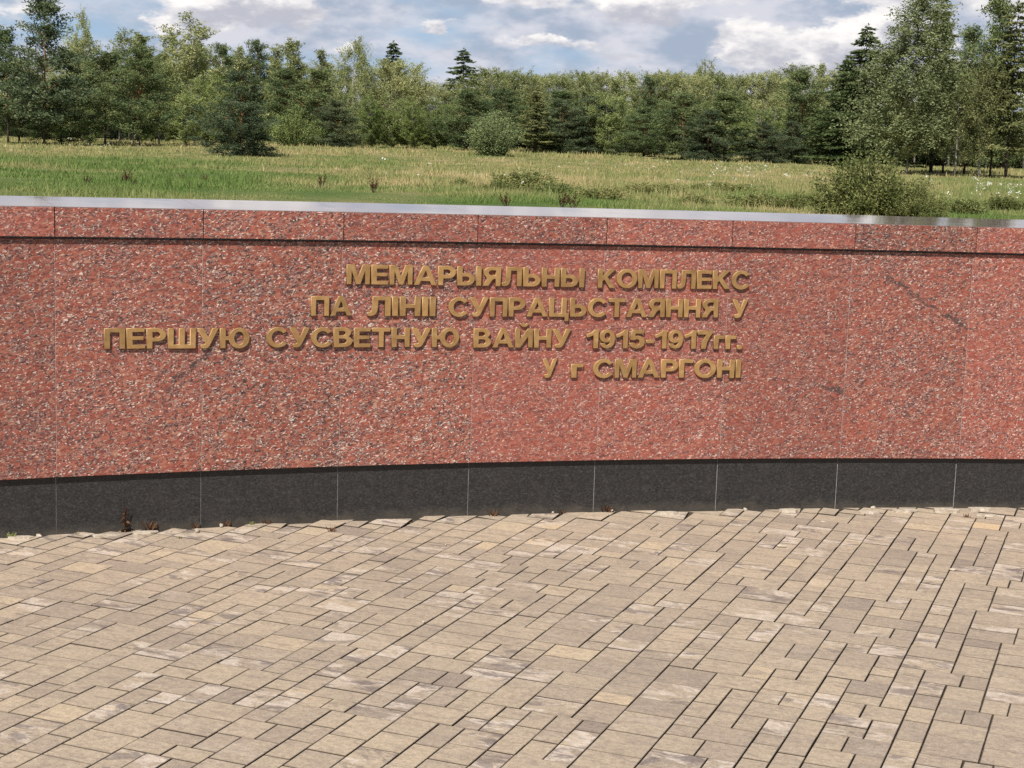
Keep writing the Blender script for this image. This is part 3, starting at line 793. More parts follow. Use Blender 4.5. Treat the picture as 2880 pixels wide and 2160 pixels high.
def spruce(seed, H=6.0, spread=1.15, mat=None, sparse=0.0, droop=.35, base=.07):
    R_ = random.Random(seed); tr = MB(); tr.tube([(0, 0, 0), (0, 0, H * .4), (.02, 0, H * .985)], [.13, .085, .01], 8)
    vs, tn = [], []
    nw = 30
    for w in range(nw):
        t = base + (.99 - base) * w / nw; L = spread * (1 - t) ** .85 * R_.uniform(.82, 1.12) + .05
        nb = R_.randint(6, 9); a0 = R_.uniform(0, 6.28)
        for b in range(nb):
            if R_.random() < sparse: continue
            a = a0 + b * 6.283 / nb + R_.uniform(-.25, .25); l = L * R_.uniform(.6, 1.2); t0 = t; t = min(t + R_.uniform(-.5, .5) * .034, .985)
            n = max(20, int(l * 150)); u = rng.random(n) ** .75
            dr = -droop * u * l + .28 * (u ** 3) * l * .6 + (.25 * l if t > .85 else 0)
            sd = rng.normal(0, .13, n) * l * (1.05 - u * .6)
            c = np.stack([math.cos(a) * l * u - math.sin(a) * sd, math.sin(a) * l * u + math.cos(a) * sd, t * H + dr + rng.normal(0, .02, n)], -1)
            d = np.stack([math.cos(a) + rng.normal(0, .5, n), math.sin(a) + rng.normal(0, .5, n), rng.normal(-.45, .35, n)], -1)
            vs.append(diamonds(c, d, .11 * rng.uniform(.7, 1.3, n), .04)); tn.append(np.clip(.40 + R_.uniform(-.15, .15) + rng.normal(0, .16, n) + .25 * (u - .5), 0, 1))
            t, tb = t0, t
            if b % 2 == 0: tr.tube([(0, 0, tb * H), (math.cos(a) * l * .85, math.sin(a) * l * .85, tb * H - droop * l * .7)], [.014, .004], 4)
    n = 22; c = np.stack([rng.normal(0, .015, n), rng.normal(0, .015, n), rng.uniform(H * .93, H, n)], -1)
    vs.append(diamonds(c, rng.normal(0, .5, (n, 3)) + (0, 0, .9), .12, .04)); tn.append(np.full(n, .5))
    return tr.mesh('trunk', B_DARK, True), quad_mesh('crown', vs, tn, mat or M_SPRUCE)


def birch(seed, H=6.0, spread=1.1, base=.14, weep=.0, dens=1.0, mat=None, tip=.72, leaf=.058, poles=1, nb0=58):
    R_ = random.Random(seed); tr = MB(); vs, tn = [], []
    for pl in range(poles):
        lean = (R_.uniform(-.1, .1), R_.uniform(-.1, .1)) if poles == 1 else (R_.uniform(-.55, .55) * spread, R_.uniform(-.5, .5) * spread)
        hh = H if pl == 0 else H * R_.uniform(.72, .97)
        ax = lambda t: np.array([lean[0] * t ** .8 + .05 * math.sin(5 * t + seed + pl), lean[1] * t ** .8 + .05 * math.cos(4 * t + seed), t * hh])
        tr.tube([ax(t) for t in (0, .15, .35, .6, .8, .98)], [.085 / poles ** .4, .07 / poles ** .4, .055 / poles ** .4, .035 / poles ** .4, .02, .005], 6)
        nb = int(nb0 / poles ** .55)
        for b in range(nb):
            t = base + (.985 - base) * (b + R_.random()) / nb; a = R_.uniform(0, 6.28)
            k = math.sin(min(1, (t - base) / (1 - base) * 1.02 + .06) * math.pi) ** .7 if t < tip else (1 - t) / (1 - tip) * math.sin(min(1, (tip - base) / (1 - base) + .06) * math.pi) ** .7
            l = spread / poles ** .45 * (k * .9 + .12) * R_.uniform(.65, 1.15)
            rise = R_.uniform(1.1, 2.2) if t > .72 and not weep else (R_.uniform(.5, 1.3) if t > .35 else R_.uniform(.25, .8))
            p0 = ax(t); hv = np.array([math.cos(a), math.sin(a), 0])
            ntw = max(2, int(l * 9 * dens) + 1); per = 34; n = ntw * per
            ub = np.repeat(.22 + .8 * rng.random(ntw) ** .8, per); v = np.tile(np.linspace(0, 1, per), ntw) * np.repeat(rng.uniform(.6, 1.1, ntw), per)
            bp = p0 + hv * (l * ub)[:, None] * .85 + np.repeat(rng.normal(0, .09, (ntw, 3)) * (l * .8 + .15), per, 0)
            bp[:, 2] += rise * l * ub * (1 - .35 * ub) - weep * l * ub ** 2 * .9
            tl = .30 + .42 * min(l, 1.2) / 1.2
            sgn = np.repeat(np.where(rng.random(ntw) < weep, -.9, 1.0), per)      # weeping twigs hang, the rest climb
            sp_ = np.repeat(rng.normal(0, .28, (ntw, 2)), per, 0)
            c = bp + np.stack([(hv[0] * .35 + sp_[:, 0]) * tl * v, (hv[1] * .35 + sp_[:, 1]) * tl * v, sgn * tl * v], -1) + rng.normal(0, .035, (n, 3))
            keep = c[:, 2] < H * 1.14
            d = rng.normal(size=(n, 3)) * .7; d[:, 2] += sgn * .9
            cl_ = R_.uniform(-.2, .2)
            vs.append(diamonds(c[keep], d[keep], leaf * 1.25 * rng.uniform(.7, 1.35, n)[keep], leaf * .6)); tn.append(np.clip(.45 + cl_ * .7 + np.repeat(rng.normal(0, .13, ntw), per) + rng.normal(0, .12, n), 0, 1)[keep])
            tip_ = p0 + hv * l * .75 + np.array([0, 0, rise * l * .6 - weep * l * .8])
            tr.tube([p0, (p0 + tip_) / 2 + np.array([0, 0, .05 * l]), tip_], [.014, .009, .003], 4)
        # the leader: a spiky top shoot
        n = 40; c = np.stack([rng.normal(0, .03, n), rng.normal(0, .03, n), rng.random(n) * .2 * hh - .12 * hh], -1) + ax(.97)
        vs.append(diamonds(c, rng.normal(size=(n, 3)) * .6 + (0, 0, .7), leaf * 1.1, leaf * .5)); tn.append(np.clip(.55 + rng.normal(0, .15, n), 0, 1))
    return tr.mesh('trunk', B_BIRCH, True), quad_mesh('crown', vs, tn, mat or M_BIRCH)


def bush(seed, H=1.0, spread=.8, stems=26, leaf=.05, mat=None, n_leaf=150, up=1.0, wild=.2):
    R_ = random.Random(seed); tr = MB(); vs, tn = [], []
    for s in range(stems):
        a = R_.uniform(0, 6.28); r0 = R_.random() ** .6; rad_ = r0 * spread
        h = H * (1 - .55 * r0 ** 1.8) * R_.uniform(.88 - wild, .88 + wild)
        b0 = np.array([math.cos(a) * rad_ * .35, math.sin(a) * rad_ * .35, 0]); tp = np.array([math.cos(a) * rad_, math.sin(a) * rad_, h])
        md = (b0 + tp) / 2 + np.array([math.cos(a), math.sin(a), 0]) * rad_ * .05 * R_.uniform(-1, 2)
        tr.tube([b0, md, tp], [.012 * H, .008 * H, .002 * H], 4)
        n = n_leaf; u = rng.random(n) ** .7
        pth = ((1 - u) ** 2)[:, None] * b0 + (2 * u * (1 - u))[:, None] * md + (u ** 2)[:, None] * tp
        c = pth + rng.normal(0, .075, (n, 3)) * (spread * .5 + H * .35); c[:, 2] = np.maximum(c[:, 2], .01)
        d = rng.normal(size=(n, 3)) * .8 + (math.cos(a) * .5, math.sin(a) * .5, .7 * up)
        vs.append(diamonds(c, d, leaf * rng.uniform(.6, 1.4, n), leaf * .36)); tn.append(np.clip(.45 + R_.uniform(-.22, .22) + rng.normal(0, .18, n), 0, 1))
    return tr.mesh('stems', B_DARK, True), quad_mesh('foliage', vs, tn, mat or M_WILLOW)


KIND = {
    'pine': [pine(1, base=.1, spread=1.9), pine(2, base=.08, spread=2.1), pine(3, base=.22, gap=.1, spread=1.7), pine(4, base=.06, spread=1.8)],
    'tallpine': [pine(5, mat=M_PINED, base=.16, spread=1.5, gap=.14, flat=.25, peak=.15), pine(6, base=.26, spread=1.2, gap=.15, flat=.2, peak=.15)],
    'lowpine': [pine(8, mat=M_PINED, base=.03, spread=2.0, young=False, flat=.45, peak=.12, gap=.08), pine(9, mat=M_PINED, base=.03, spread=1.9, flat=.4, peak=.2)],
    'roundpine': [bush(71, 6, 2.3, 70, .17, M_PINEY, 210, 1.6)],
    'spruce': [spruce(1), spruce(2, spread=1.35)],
    'larch': [spruce(3, spread=1.0, mat=M_LARCH, sparse=.35, droop=.15, base=.16), birch(41, spread=1.2, base=.2, weep=.45, dens=.8, mat=M_LARCH)],
    'birch': [birch(1, tip=.55), birch(2, spread=.95, tip=.5), birch(3, spread=1.25, dens=1.1, tip=.6)],
    'rear': [birch(61, tip=.75, spread=1.2, dens=1.1), birch(62, tip=.7, spread=1.05, dens=1.2), birch(63, tip=.66, spread=1.0, mat=M_ASPEN)],
    'weeping': [birch(11, weep=.8, spread=1.05), birch(12, weep=.7, spread=1.45, dens=1.3, base=.08), birch(13, mat=M_GREYB, weep=.6, spread=1.45, dens=1.5, base=.17, leaf=.05, tip=.34, nb0=110)],
    'aspen': [birch(21, mat=M_ASPEN, spread=.9, poles=3, tip=.6), birch(22, mat=M_ASPEN, spread=.75, poles=2, tip=.6)],
    'pole': [birch(31, mat=M_ASPEN, spread=.42, tip=.3, dens=1.6), birch(32, spread=.48, tip=.3, dens=1.5)],
    'sapling': [birch(51, mat=M_WILLOW, spread=1.3, base=.04, poles=4, tip=.65), birch(52, mat=M_WILLOW, spread=1.45, base=.03, poles=5, tip=.6)],
    'thicket': [bush(5, 6, 5.0, 46, .26, M_SPRUCE, 170), bush(6, 6, 5.4, 46, .26, M_BIRCH, 170)],
    'willow': [bush(1, 6, 5.0, 44, .30, M_WILLOW, 150)],
}
REFW = {}
for k_, lst in KIND.items():
    for trk, crn in lst:
        co = np.empty(len(crn.vertices) * 3, np.float32); crn.vertices.foreach_get('co', co); co = co.reshape(-1, 3)
        REFW[crn.name] = (np.percentile(np.abs(co[:, 0]), 88) * 2, np.percentile(co[:, 2], 99.7))
NAMES = {'pine': 'pine_tree', 'tallpine': 'pine_tree', 'lowpine': 'pine_tree', 'roundpine': 'pine_tree', 'spruce': 'spruce_tree', 'larch': 'larch_tree', 'birch': 'birch_tree', 'weeping': 'birch_tree', 'rear': 'birch_tree', 'aspen': 'aspen_tree', 'pole': 'birch_tree', 'sapling': 'sapling', 'willow': 'willow_bush', 'thicket': 'thicket_bush'}


def put_tree(kind, var, px, top, width, d, label, group='trees at the far edge of the meadow', rz=None):
    """px, top, width in the 2212-px view of the photo; d metres away"""
    trk, crn = KIND[kind][var % len(KIND[kind])]
    X = px * 1.302; r = ray(X, top * 1.302); x = r[0] / r[1] * d
    rb = ray(X, hor(X)); xb = x
    z0 = float(terrain(xb, d)) - .03
    ztop = EYE + r[2] / r[1] * d
    H = ztop - z0; w, h = REFW[crn.name]
    sz = H / h; sw = width * 1.302 / FPX * d / w
    sw = min(max(sw, sz * .6), sz * 2.4)
    o = empty(NAMES[kind], (xb, d, z0), random.uniform(0, 6.28) if rz is None else rz); o.scale = (sw, sw, sz)
    tag(o, label, NAMES[kind].replace('_', ' ') if kind not in ('sapling', 'willow', 'thicket') else ('sapling' if kind == 'sapling' else 'bush'), group)
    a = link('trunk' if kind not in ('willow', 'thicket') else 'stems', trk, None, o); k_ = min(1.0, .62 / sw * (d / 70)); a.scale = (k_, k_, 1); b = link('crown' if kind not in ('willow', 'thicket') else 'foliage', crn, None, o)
    return o


TREES = [  # kind, variant, px, top, crown width, distance, label
    ('tallpine', 0, 92, -14, 112, 70, 'tallest pine at the left, irregular dark crown reaching out of the picture'),
    ('tallpine', 1, 14, 58, 75, 72, 'slender pine with an orange leaning trunk at the left end of the wood'),
    ('pine', 3, 130, 175, 120, 71, 'low spreading pine under the tallest pine at the left'),
    ('pine', 0, 40, 190, 90, 74, 'dark young pine between the orange trunked pine and the tallest pine'),
    ('weeping', 0, 176, 24, 62, 88, 'drooping birch top just right of the tallest pine, against the sky'),
    ('birch', 0, 185, 85, 105, 82, 'pale green birch filling the gap right of the tallest pine'),
    ('sapling', 0, 195, 205, 80, 76, 'light green saplings between the tallest pine and the black trunked pine'),
    ('pine', 2, 226, 112, 105, 76, 'brownish pine with two bare black trunks showing below, on the left'),
    ('pine', 1, 300, 100, 105, 72, 'pine with a single bare dark stem, right of the black trunked pine'),
    ('birch', 1, 258, 64, 80, 90, 'pointed birch showing above the black trunked pine on the left'),
    ('pole', 0, 325, 72, 60, 92, 'narrow birch in a row of spiky tops left of the big aspen'),
    ('pole', 1, 292, 78, 55, 94, 'narrow birch behind the pine with a single bare stem'),
    ('pole', 0, 352, 70, 55, 93, 'narrow birch touching the left side of the big aspen'),
    ('aspen', 0, 420, 34, 120, 86, 'big aspen with a spiky top, tallest tree of the left middle'),
    ('aspen', 1, 345, 130, 80, 80, 'yellow green aspen left of the big aspen, standing in front'),
    ('sapling', 1, 402, 168, 110, 77, 'yellow green multi stemmed sapling below the big aspen'),
    ('pine', 0, 480, 96, 70, 92, 'dark pine top behind and right of the big aspen'),
    ('pole', 1, 518, 102, 48, 94, 'narrow birch between two dark pine tops right of the big aspen'),
    ('pine', 1, 555, 88, 70, 95, 'dark layered pine top sticking out above the lone pine'),
    ('sapling', 0, 470, 160, 110, 84, 'grey green birch just behind the lone pine'),
    ('lowpine', 0, 520, 156, 118, 56, 'lone pine with low boughs standing in the grass in front of the wood'),
    ('pole', 0, 591, 98, 46, 92, 'narrow birch right of the dark layered pine top'),
    ('pole', 1, 620, 92, 50, 90, 'first of two tall birch spikes right of the lone pine'),
    ('pole', 0, 650, 86, 50, 91, 'second and taller of two birch spikes right of the lone pine'),
    ('pole', 1, 688, 108, 46, 92, 'short birch spike left of the tall rounded birch'),
    ('pine', 3, 620, 150, 95, 83, 'layered pine behind the bright willow bush'),
    ('pine', 0, 690, 150, 105, 82, 'pine above the dark ground hugging pine beside the willow bush'),
    ('willow', 0, 638, 232, 95, 78, 'bright green willow bush right of the lone pine'),
    ('lowpine', 1, 728, 216, 92, 78, 'dark low pine right of the bright willow bush'),
    ('weeping', 1, 765, 84, 85, 88, 'tall rounded birch left of the small spruce top'),
    ('spruce', 0, 850, 96, 70, 105, 'small dark spruce top rising above the saplings'),
    ('birch', 2, 842, 128, 110, 90, 'wide pale birch below the small spruce top'),
    ('birch', 1, 896, 136, 66, 94, 'dark narrow birch right of the small spruce top'),
    ('sapling', 0, 806, 208, 92, 80, 'first from the left in the row of light green saplings at the grass edge'),
    ('sapling', 1, 852, 206, 90, 81, 'second from the left in the row of light green saplings at the grass edge'),
    ('sapling', 0, 900, 222, 90, 80, 'third from the left in the row of light green saplings at the grass edge'),
    ('sapling', 1, 944, 216, 84, 82, 'last on the right in the row of light green saplings at the grass edge'),
    ('spruce', 1, 1003, 112, 100, 108, 'broad dark spruce top above the middle of the wood'),
    ('birch', 0, 960, 188, 80, 93, 'bluish birch in the dip of the tree line left of the broad spruce top'),
    ('birch', 2, 1060, 146, 80, 92, 'pale birch just right of the broad spruce top'),
    ('pine', 3, 1010, 196, 115, 80, 'dull green pine left of the small round pine'),
    ('pine', 1, 1085, 192, 105, 84, 'pine rising behind the small round pine'),
    ('roundpine', 0, 1068, 243, 80, 68, 'small round light green pine standing in front of the dark wood'),
    ('larch', 0, 1160, 190, 90, 79, 'feathery larch right of the small round pine'),
    ('pine', 2, 1215, 196, 120, 82, 'broad dark pine right of the feathery larch'),
    ('lowpine', 0, 1210, 215, 130, 80, 'dark low pine under the broad dark pine in the middle'),
    ('lowpine', 1, 1285, 205, 100, 81, 'deep shaded pine left of the loose grey green sapling'),
    ('sapling', 0, 1322, 200, 110, 80, 'loose grey green sapling in the middle of the right half'),
    ('pine', 0, 1405, 168, 62, 83, 'narrow dark pine left of the pair of big pines'),
    ('pine', 3, 1395, 232, 100, 78, 'low bushy pine left of the pair of big pines'),
    ('pine', 1, 1478, 202, 125, 74, 'left one of the pair of big pines in the middle of the right half'),
    ('pine', 2, 1572, 198, 135, 73, 'right one of the pair of big pines in the middle of the right half'),
    ('lowpine', 0, 1535, 238, 150, 72, 'low pine between and in front of the pair of big pines'),
    ('weeping', 0, 1525, 130, 60, 100, 'wispy birch top rising a little above the even pale skyline'),
    ('lowpine', 1, 1650, 262, 95, 73, 'low pine right of the pair of big pines'),
    ('sapling', 1, 1662, 228, 125, 76, 'yellow green broadleaf sapling right of the pair of big pines'),
    ('pine', 3, 1735, 152, 100, 78, 'bluish dark pine with a rounded top, alone on the right skyline'),
    ('lowpine', 0, 1712, 262, 70, 75, 'small pine under the bluish dark pine'),
    ('weeping', 1, 1802, 158, 115, 79, 'soft drooping birch right of the bluish dark pine'),
    ('spruce', 1, 1874, 64, 130, 74, 'pointed dark spruce with a reddish tip on the right'),
    ('spruce', 0, 1832, 130, 90, 76, 'shorter spruce at the left foot of the pointed dark spruce'),
    ('weeping', 2, 1985, -14, 168, 66, 'tall broad birch on a black stem, largest tree on the right'),
    ('birch', 0, 1940, 215, 90, 66, 'lower birch in front of the tall broad birch on the right'),
    ('larch', 0, 2038, -30, 85, 72, 'thin larch with hanging twigs just right of the tall broad birch'),
    ('pine', 2, 2052, 150, 90, 71, 'dark shaded pine right of the tall broad birch'),
    ('larch', 1, 2075, 175, 85, 65, 'small larch on a thin dark stem right of the tall broad birch'),
    ('pine', 0, 2105, 60, 100, 74, 'bluish pine top seen between the larches on the right'),
    ('larch', 1, 2135, 120, 85, 65, 'olive larch standing between two bare stems on the right'),
    ('tallpine', 1, 2168, -22, 90, 66, 'tall pine cut by the top of the picture near the right edge'),
    ('larch', 0, 2200, 10, 95, 65, 'larch at the very right edge of the picture'),
]
for t in TREES: put_tree(*t)
# the rear wood: upright pale birches standing in rows, an even skyline
rr2 = random.Random(5)
for px in range(1085, 1725, 21):
    put_tree('rear' if rr2.random() < .85 else 'pole', rr2.randint(0, 2), px + rr2.uniform(-7, 7), 160 + rr2.gauss(0, 5), rr2.uniform(52, 80), rr2.uniform(94, 108),
             'upright pale birch in the close rear rows that make the even skyline', 'birches in the rear rows')
for px in list(range(690, 1090, 34)) + list(range(20, 690, 37)) + list(range(1740, 2230, 40)):
    base_top = 150 if px > 700 else 125
    put_tree('birch' if rr2.random() < .5 else ('pole' if rr2.random() < .5 else 'pine'), rr2.randint(0, 3), px + rr2.uniform(-10, 10), (188 if 900 < px < 1000 else base_top) + rr2.gauss(0, 12), rr2.uniform(60, 95), rr2.uniform(96, 112),
             'shaded tree deep in the wood behind the front trees', 'trees deep in the wood')
# undergrowth that closes the wood's foot
for px in range(10, 1850, 29):
    put_tree('lowpine' if rr2.random() < .25 else 'sapling', rr2.randint(0, 1), px + rr2.uniform(-12, 12), 228 + rr2.gauss(0, 14) + (25 if px > 1900 else 0), rr2.uniform(70, 110), rr2.uniform(88, 108),
             'low tree in the undergrowth that closes the foot of the wood', 'undergrowth trees')

for px in range(-20, 2250, 38):
    put_tree('thicket', 0 if rr2.random() < .7 else 1, px, 262 + rr2.gauss(0, 10) + max(0, px - 1700) * .07, rr2.uniform(80, 110), rr2.uniform(111, 120),
             'dark bush of the thicket seen between the trunks at the foot of the wood', 'thicket between the trunks')

# shrub close behind the wall on the right, and weed clumps in the meadow
def put_bush(name, me, X, Ybase, d, sx, sz, label, cat, group=None):
    r = ray(X, Ybase); x = r[0] / r[1] * d
    o = empty(name, (x, d, float(terrain(x, d)) - .02), random.uniform(0, 6.28)); o.scale = (sx, sx, sz)
    tag(o, label, cat, group)
    link('stems', me[0], None, o); link('foliage', me[1], None, o)


SHR = bush(61, 1.0, .92, 110, .06, M_SHRUB, 200, wild=.45); WEEDC = bush(62, .6, .8, 40, .075, M_WEED, 150); WEEDB = bush(63, .5, .6, 30, .06, M_SHRUB, 120)
put_bush('shrub', SHR, 2440, 610, 15.6, .66, .52, 'dense olive green shrub just behind the wall on the right', 'shrub')
put_bush('shrub', SHR, 2580, 600, 15.2, .36, .29, 'smaller shrub leaning against the right side of the dense olive shrub', 'shrub')
for X, Y, d, sx, sz, me, lab in ((1470, 520, 23, .8, .5, WEEDC, 'rounded green weed clump in the middle of the meadow, the largest of the mound'),
                                 (1400, 530, 22, .5, .36, WEEDB, 'brownish weed clump on the left flank of the green mound'),
                                 (1560, 530, 21, .55, .3, WEEDC, 'weed clump at the right end of the green mound'),
                                 (1300, 520, 24, .4, .3, WEEDB, 'dull small weed clump left of the green mound'),
                                 (1850, 520, 23, .8, .28, WEEDC, 'leafy weed patch halfway between the green mound and the shrub'),
                                 (1690, 545, 19, .5, .28, WEEDC, 'leafy weed clump right of the green mound and nearer the wall'),
                                 (1960, 560, 18, .5, .3, WEEDB, 'weed clump behind the wall left of the dense shrub'),
                                 (2120, 545, 19, .55, .3, WEEDC, 'weed clump close to the left of the dense shrub'),
                                 (2230, 570, 17, .42, .42, WEEDB, 'weed clump touching the left side of the dense shrub'),
                                 (2020, 510, 27, .9, .28, WEEDC, 'wide weed patch in the grass below the pair of big pines'),
                                 (2700, 560, 18, .5, .3, WEEDC, 'fresh green weed clump right of the dense shrub'),
                                 (2830, 540, 20, .6, .4, WEEDB, 'flowering weed clump at the right edge of the meadow')):
    put_bush('weed_clump', me, X, Y, d, sx, sz, lab, 'weed', 'weed clumps in the meadow')


# dry dock stalks
def dock(seed, H=.16):
    R_ = random.Random(seed); st = MB(); vs, tn = [], []
    for s in range(7):
        a = R_.uniform(0, 6.28); l = R_.uniform(.02, .12); h = H * R_.uniform(.6, 1.1)
        b0 = np.array([math.cos(a) * .02, math.sin(a) * .02, 0]); tp = np.array([math.cos(a) * l + .02, math.sin(a) * l, h])
        st.tube([b0, tp], [.004, .002], 5)
        n = 26; u = .45 + .65 * rng.random(n)
        c = b0 + (tp - b0) * u[:, None] + rng.normal(0, .007, (n, 3)); vs.append(diamonds(c, rng.normal(size=(n, 3)) + (0, 0, .6), .022, .014)); tn.append(np.clip(rng.normal(.35, .2, n), 0, 1))
    return st.mesh('stems', B_DARK), quad_mesh('seed_heads', vs, tn, M_DRY)


DK = [dock(1), dock(2)]
for i, (X, Y, sc, lab) in enumerate(((350, 515, 1.0, 'dark brown dock stalks in the green grass at the left, the thickest tuft'), (242, 514, .7, 'thin brown dock stalks left of the thickest tuft'), (512, 505, .6, 'single low dock stalk below the big aspen'),
                                     (575, 515, .75, 'short dark dock stalks below the lone pine'), (905, 522, 1.0, 'reddish brown dock tuft right of the lone pine'), (1050, 545, .95, 'brown dock tuft in the grass above the word in the top line of bronze letters'),
                                     (1425, 578, .8, 'low dock stalks at the wall coping, in the middle'), (1580, 582, .9, 'first of two dock tufts at the coping below the green mound'), (1612, 583, .9, 'second of two dock tufts at the coping below the green mound'), (1475, 545, .7, 'dock tuft in front of the green mound'), (377, 525, .6, 'short dock stalks right beside the thickest tuft'))):
    drop = (Y - hor(X)); d = min(24, max(14.2, FPX * .50 / drop))
    r = ray(X, Y); x = r[0] / r[1] * d
    o = empty('dock_plant', (x, d, float(terrain(x, d)) - .01), random.uniform(0, 6)); o.scale = (sc * .8, sc * .8, sc)
    tag(o, lab, 'dry weed', 'dry dock stalks in the meadow')
    link('stems', DK[i % 2][0], None, o); link('seed_heads', DK[i % 2][1], None, o)

# ------------------------------------------------------------------ small things at the foot of the wall and on the paving
_p = np.array(on_ground(345, 1484)); _p = np.array(WC) + (_p - WC) * (RPL - .03) / np.hypot(*(_p - WC))
w = empty('dry_weed', (_p[0], _p[1], -.005)); tag(w, 'tall reddish brown dried weed growing at the foot of the black plinth on the left', 'weed')
st = MB(); st.tube([(0, 0, 0), (.004, 0, .035), (-.003, 0, .07), (.004, 0, .112)], [.0022, .002, .0017, .001], 5); link('stem', st.mesh('stem', M_DRY), None, w)
lv = []; tn = []
for z, l in ((.008, .03), (.02, .024), (.04, .02), (.055, .024), (.07, .02), (.085, .016), (.1, .016), (.112, .014)):
    n = 5; a = rng.random(n) * 6.283
    lv.append(diamonds(np.tile((0, 0, z), (n, 1)), np.stack([np.cos(a), np.sin(a), rng.normal(.2, .5, n)], -1), l, l * .45)); tn.append(rng.random(n))
link('leaves', quad_mesh('leaves', lv, tn, M_DRY), None, w)


def tuft(seed, H, n, mat):
    a = rng.random(n) * 6.283; c = np.stack([rng.normal(0, H * .22, n), rng.normal(0, H * .1, n), np.zeros(n)], -1)
    return quad_mesh('weed_tuft', diamonds(c, np.stack([np.cos(a) * .5, np.sin(a) * .5, np.full(n, .8)], -1), H * rng.uniform(.5, 1.1, n), H * .13), rng.random(n), mat)


TF = [tuft(1, .034, 22, M_WEED), tuft(2, .022, 18, M_WEED), tuft(3, .05, 14, M_DRY)]
for X, Y, k, sc, lab in ((26, 1505, 0, 1.2, 'green seedling at the foot of the plinth by the left edge'), (215, 1505, 1, 1.0, 'low green sprig in the wall joint left of the dried weed'), (420, 1478, 2, 1.2, 'thin dry stalk at the plinth just right of the dried weed'),
                         (505, 1515, 1, .9, 'flat grass sprig growing between the first pavers at the left'), (545, 1474, 2, .7, 'dry leaf tuft in front of the second plinth joint'), (628, 1465, 2, .8, 'dry tuft at the wall between two plinth joints'),
                         (700, 1468, 1, 1.3, 'broader green sprig at the wall below the third line of letters'), (740, 1459, 2, .7, 'small reddish tuft right of the broader green sprig'), (935, 1495, 2, .7, 'brown dead leaves on the paving near the third plinth joint'),
                         (1155, 1472, 1, .6, 'tiny yellow green sprig in a paver joint'), (1390, 1452, 2, .9, 'pair of reddish dry curls at the wall in the middle'), (1580, 1442, 2, .6, 'dry reddish curl at the wall right of the middle'),
                         (1710, 1440, 2, 1.1, 'thin upright dry stalk at the foot of the wall right of the middle'), (2720, 1455, 2, .6, 'dry crumbs of weed between broken pavers at the right')):
    x, y = on_ground(X, Y); r_ = math.hypot(x - WC[0], y - WC[1])
    if r_ > RPL - .015: x, y = WC[0] + (x - WC[0]) * (RPL - .015) / r_, WC[1] + (y - WC[1]) * (RPL - .015) / r_
    o = link('weed_tuft', TF[k]); o.location = (x, y, -.003); o.rotation_euler.z = 0; o.scale = (sc,) * 3
    tag(o, lab, 'weed', 'weeds along the foot of the wall')


def rock(seed, flat=.6):
    import bmesh
    R_ = random.Random(seed); bm = bmesh.new(); bmesh.ops.create_icosphere(bm, subdivisions=2, radius=1)
    dirs = [(Vector((R_.gauss(0, 1), R_.gauss(0, 1), R_.gauss(0, 1))).normalized(), R_.uniform(.45, .8)) for _ in range(9)]
    for v in bm.verts:
        for d, k in dirs:
            q_ = v.co.dot(d)
            if q_ > k: v.co -= d * (q_ - k) * .9
        v.co.z *= flat
    me = bpy.data.meshes.new('pebble'); bm.to_mesh(me); bm.free(); me.materials.append(M_STONE)
    return me


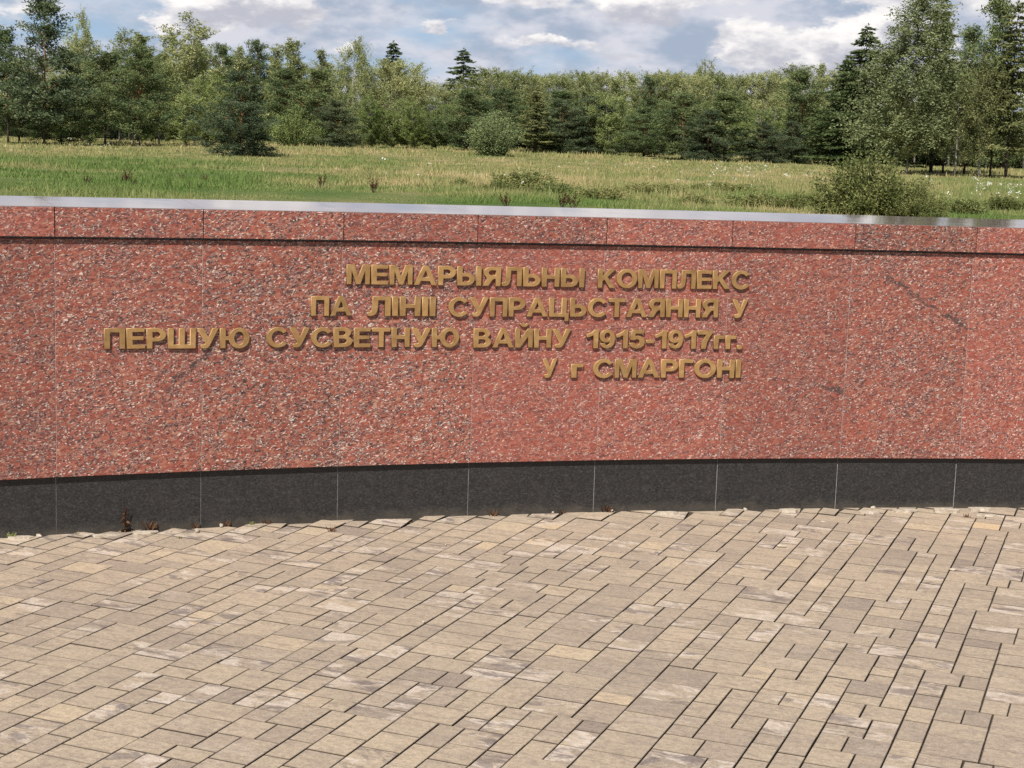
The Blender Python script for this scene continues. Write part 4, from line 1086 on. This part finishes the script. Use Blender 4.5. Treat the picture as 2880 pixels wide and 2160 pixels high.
RK = [rock(1, .45), rock(2, .6), rock(3, .8)]
for X, Y, k, sx, lab in ((2198, 1539, 0, .015, 'flat white pebble on the paving in the right half'), (1253, 1536, 1, .006, 'small white pebble on the pavers below the wall middle'), (1191, 1753, 1, .0055, 'single bright white pebble in the middle of the paving'),
                         (410, 1980, 1, .004, 'tiny white grain on the paving at the lower left'), (480, 1497, 1, .006, 'white chip on the paving just under the left plinth'), (1650, 1547, 0, .007, 'pale flat chip on an ochre paver right of the middle'),
                         (2455, 1433, 2, .014, 'blocky pale stone lying against the plinth at the right'), (2095, 1437, 2, .012, 'rounded pale lump against the plinth right of the middle'), (1720, 1441, 1, .012, 'pale rounded stone beside the thin upright stalk'),
                         (2355, 1439, 1, .006, 'small cream stone against the plinth left of the blocky stone'), (555, 1497, 0, .018, 'pale flat shard lying under the second plinth joint'), (105, 1503, 0, .014, 'grey flat shard at the foot of the plinth far left'),
                         (2680, 1605, 0, .011, 'thin white splinter on the paving at the right'), (2770, 1559, 1, .006, 'white crumb on the paving near the right edge'), (2315, 1470, 0, .008, 'flat cream chip on the first row of pavers at the right'),
                         (1555, 1445, 1, .008, 'beige lump at the wall under the fourth line of letters'), (620, 1478, 0, .016, 'beige flat shard among dead leaves right of the second joint')):
    x, y = on_ground(X, Y); r_ = math.hypot(x - WC[0], y - WC[1]); lim = RPL - sx - .004
    if r_ > lim: x, y = WC[0] + (x - WC[0]) * lim / r_, WC[1] + (y - WC[1]) * lim / r_
    o = link('pebble', RK[k]); o.location = (x, y, .003 + sx * (.25 if k == 0 else .4)); o.rotation_euler.z = random.uniform(0, 6); o.scale = (sx * 1.5 if k == 0 else sx, sx, sx)
    tag(o, lab, 'pebble', 'pebbles on the paving')


def broken(seed, L, W, T):
    R_ = random.Random(seed); n = 9
    pts = []
    for i in range(n):
        a = 6.283 * i / n; q_ = max(abs(math.cos(a)) / (L / 2), abs(math.sin(a)) / (W / 2)); pts.append((math.cos(a) / q_ * R_.uniform(.78, 1.02), math.sin(a) / q_ * R_.uniform(.8, 1.02)))
    mb = MB(); mb.add([(x, y, 0) for x, y in pts] + [(x * .96, y * .94, T) for x, y in pts], [tuple(range(n))[::-1], tuple(range(n, 2 * n))] + [(i, (i + 1) % n, n + (i + 1) % n, n + i) for i in range(n)])
    return mb.mesh('broken_paver', M_STONE)


for i, (X, Y, L, W, T, lab) in enumerate(((2665, 1441, .15, .06, .014, 'broken pale paver piece lying highest at the wall near the right edge'), (2760, 1438, .13, .05, .016, 'broken paver piece right beside the highest one at the wall'), (2775, 1452, .11, .05, .008, 'thin cream shard in front of the two broken pavers at the right'),
                                         (2540, 1441, .17, .04, .012, 'long narrow paver offcut against the plinth right of the blocky stone'), (2440, 1444, .14, .04, .009, 'paver offcut under the blocky pale stone'), (2220, 1441, .10, .05, .014, 'square paver offcut at the wall beside a dark gap'),
                                         (1880, 1446, .11, .04, .01, 'cream paver offcut at the foot of the wall below the dash between the dates'), (300, 1510, .15, .045, .008, 'cream broken paver strip at the plinth left of the dried weed'), (60, 1512, .12, .045, .008, 'cream broken paver strip by the left edge'), (410, 1500, .12, .04, .007, 'cream paver sliver at the plinth under the dried weed'))):
    x, y = on_ground(X, Y); r_ = math.hypot(x - WC[0], y - WC[1]); lim = RPL - W / 2 - .008
    if r_ > lim: x, y = WC[0] + (x - WC[0]) * lim / r_, WC[1] + (y - WC[1]) * lim / r_
    o = link('broken_paver', broken(i + 3, L, W, T)); o.location = (x, y, .001); o.rotation_euler = (random.uniform(-.03, .03), random.uniform(-.03, .03), -math.atan2(x - WC[0], y - WC[1]) + random.uniform(-.12, .12))
    tag(o, lab, 'broken paver', 'broken pavers along the wall')
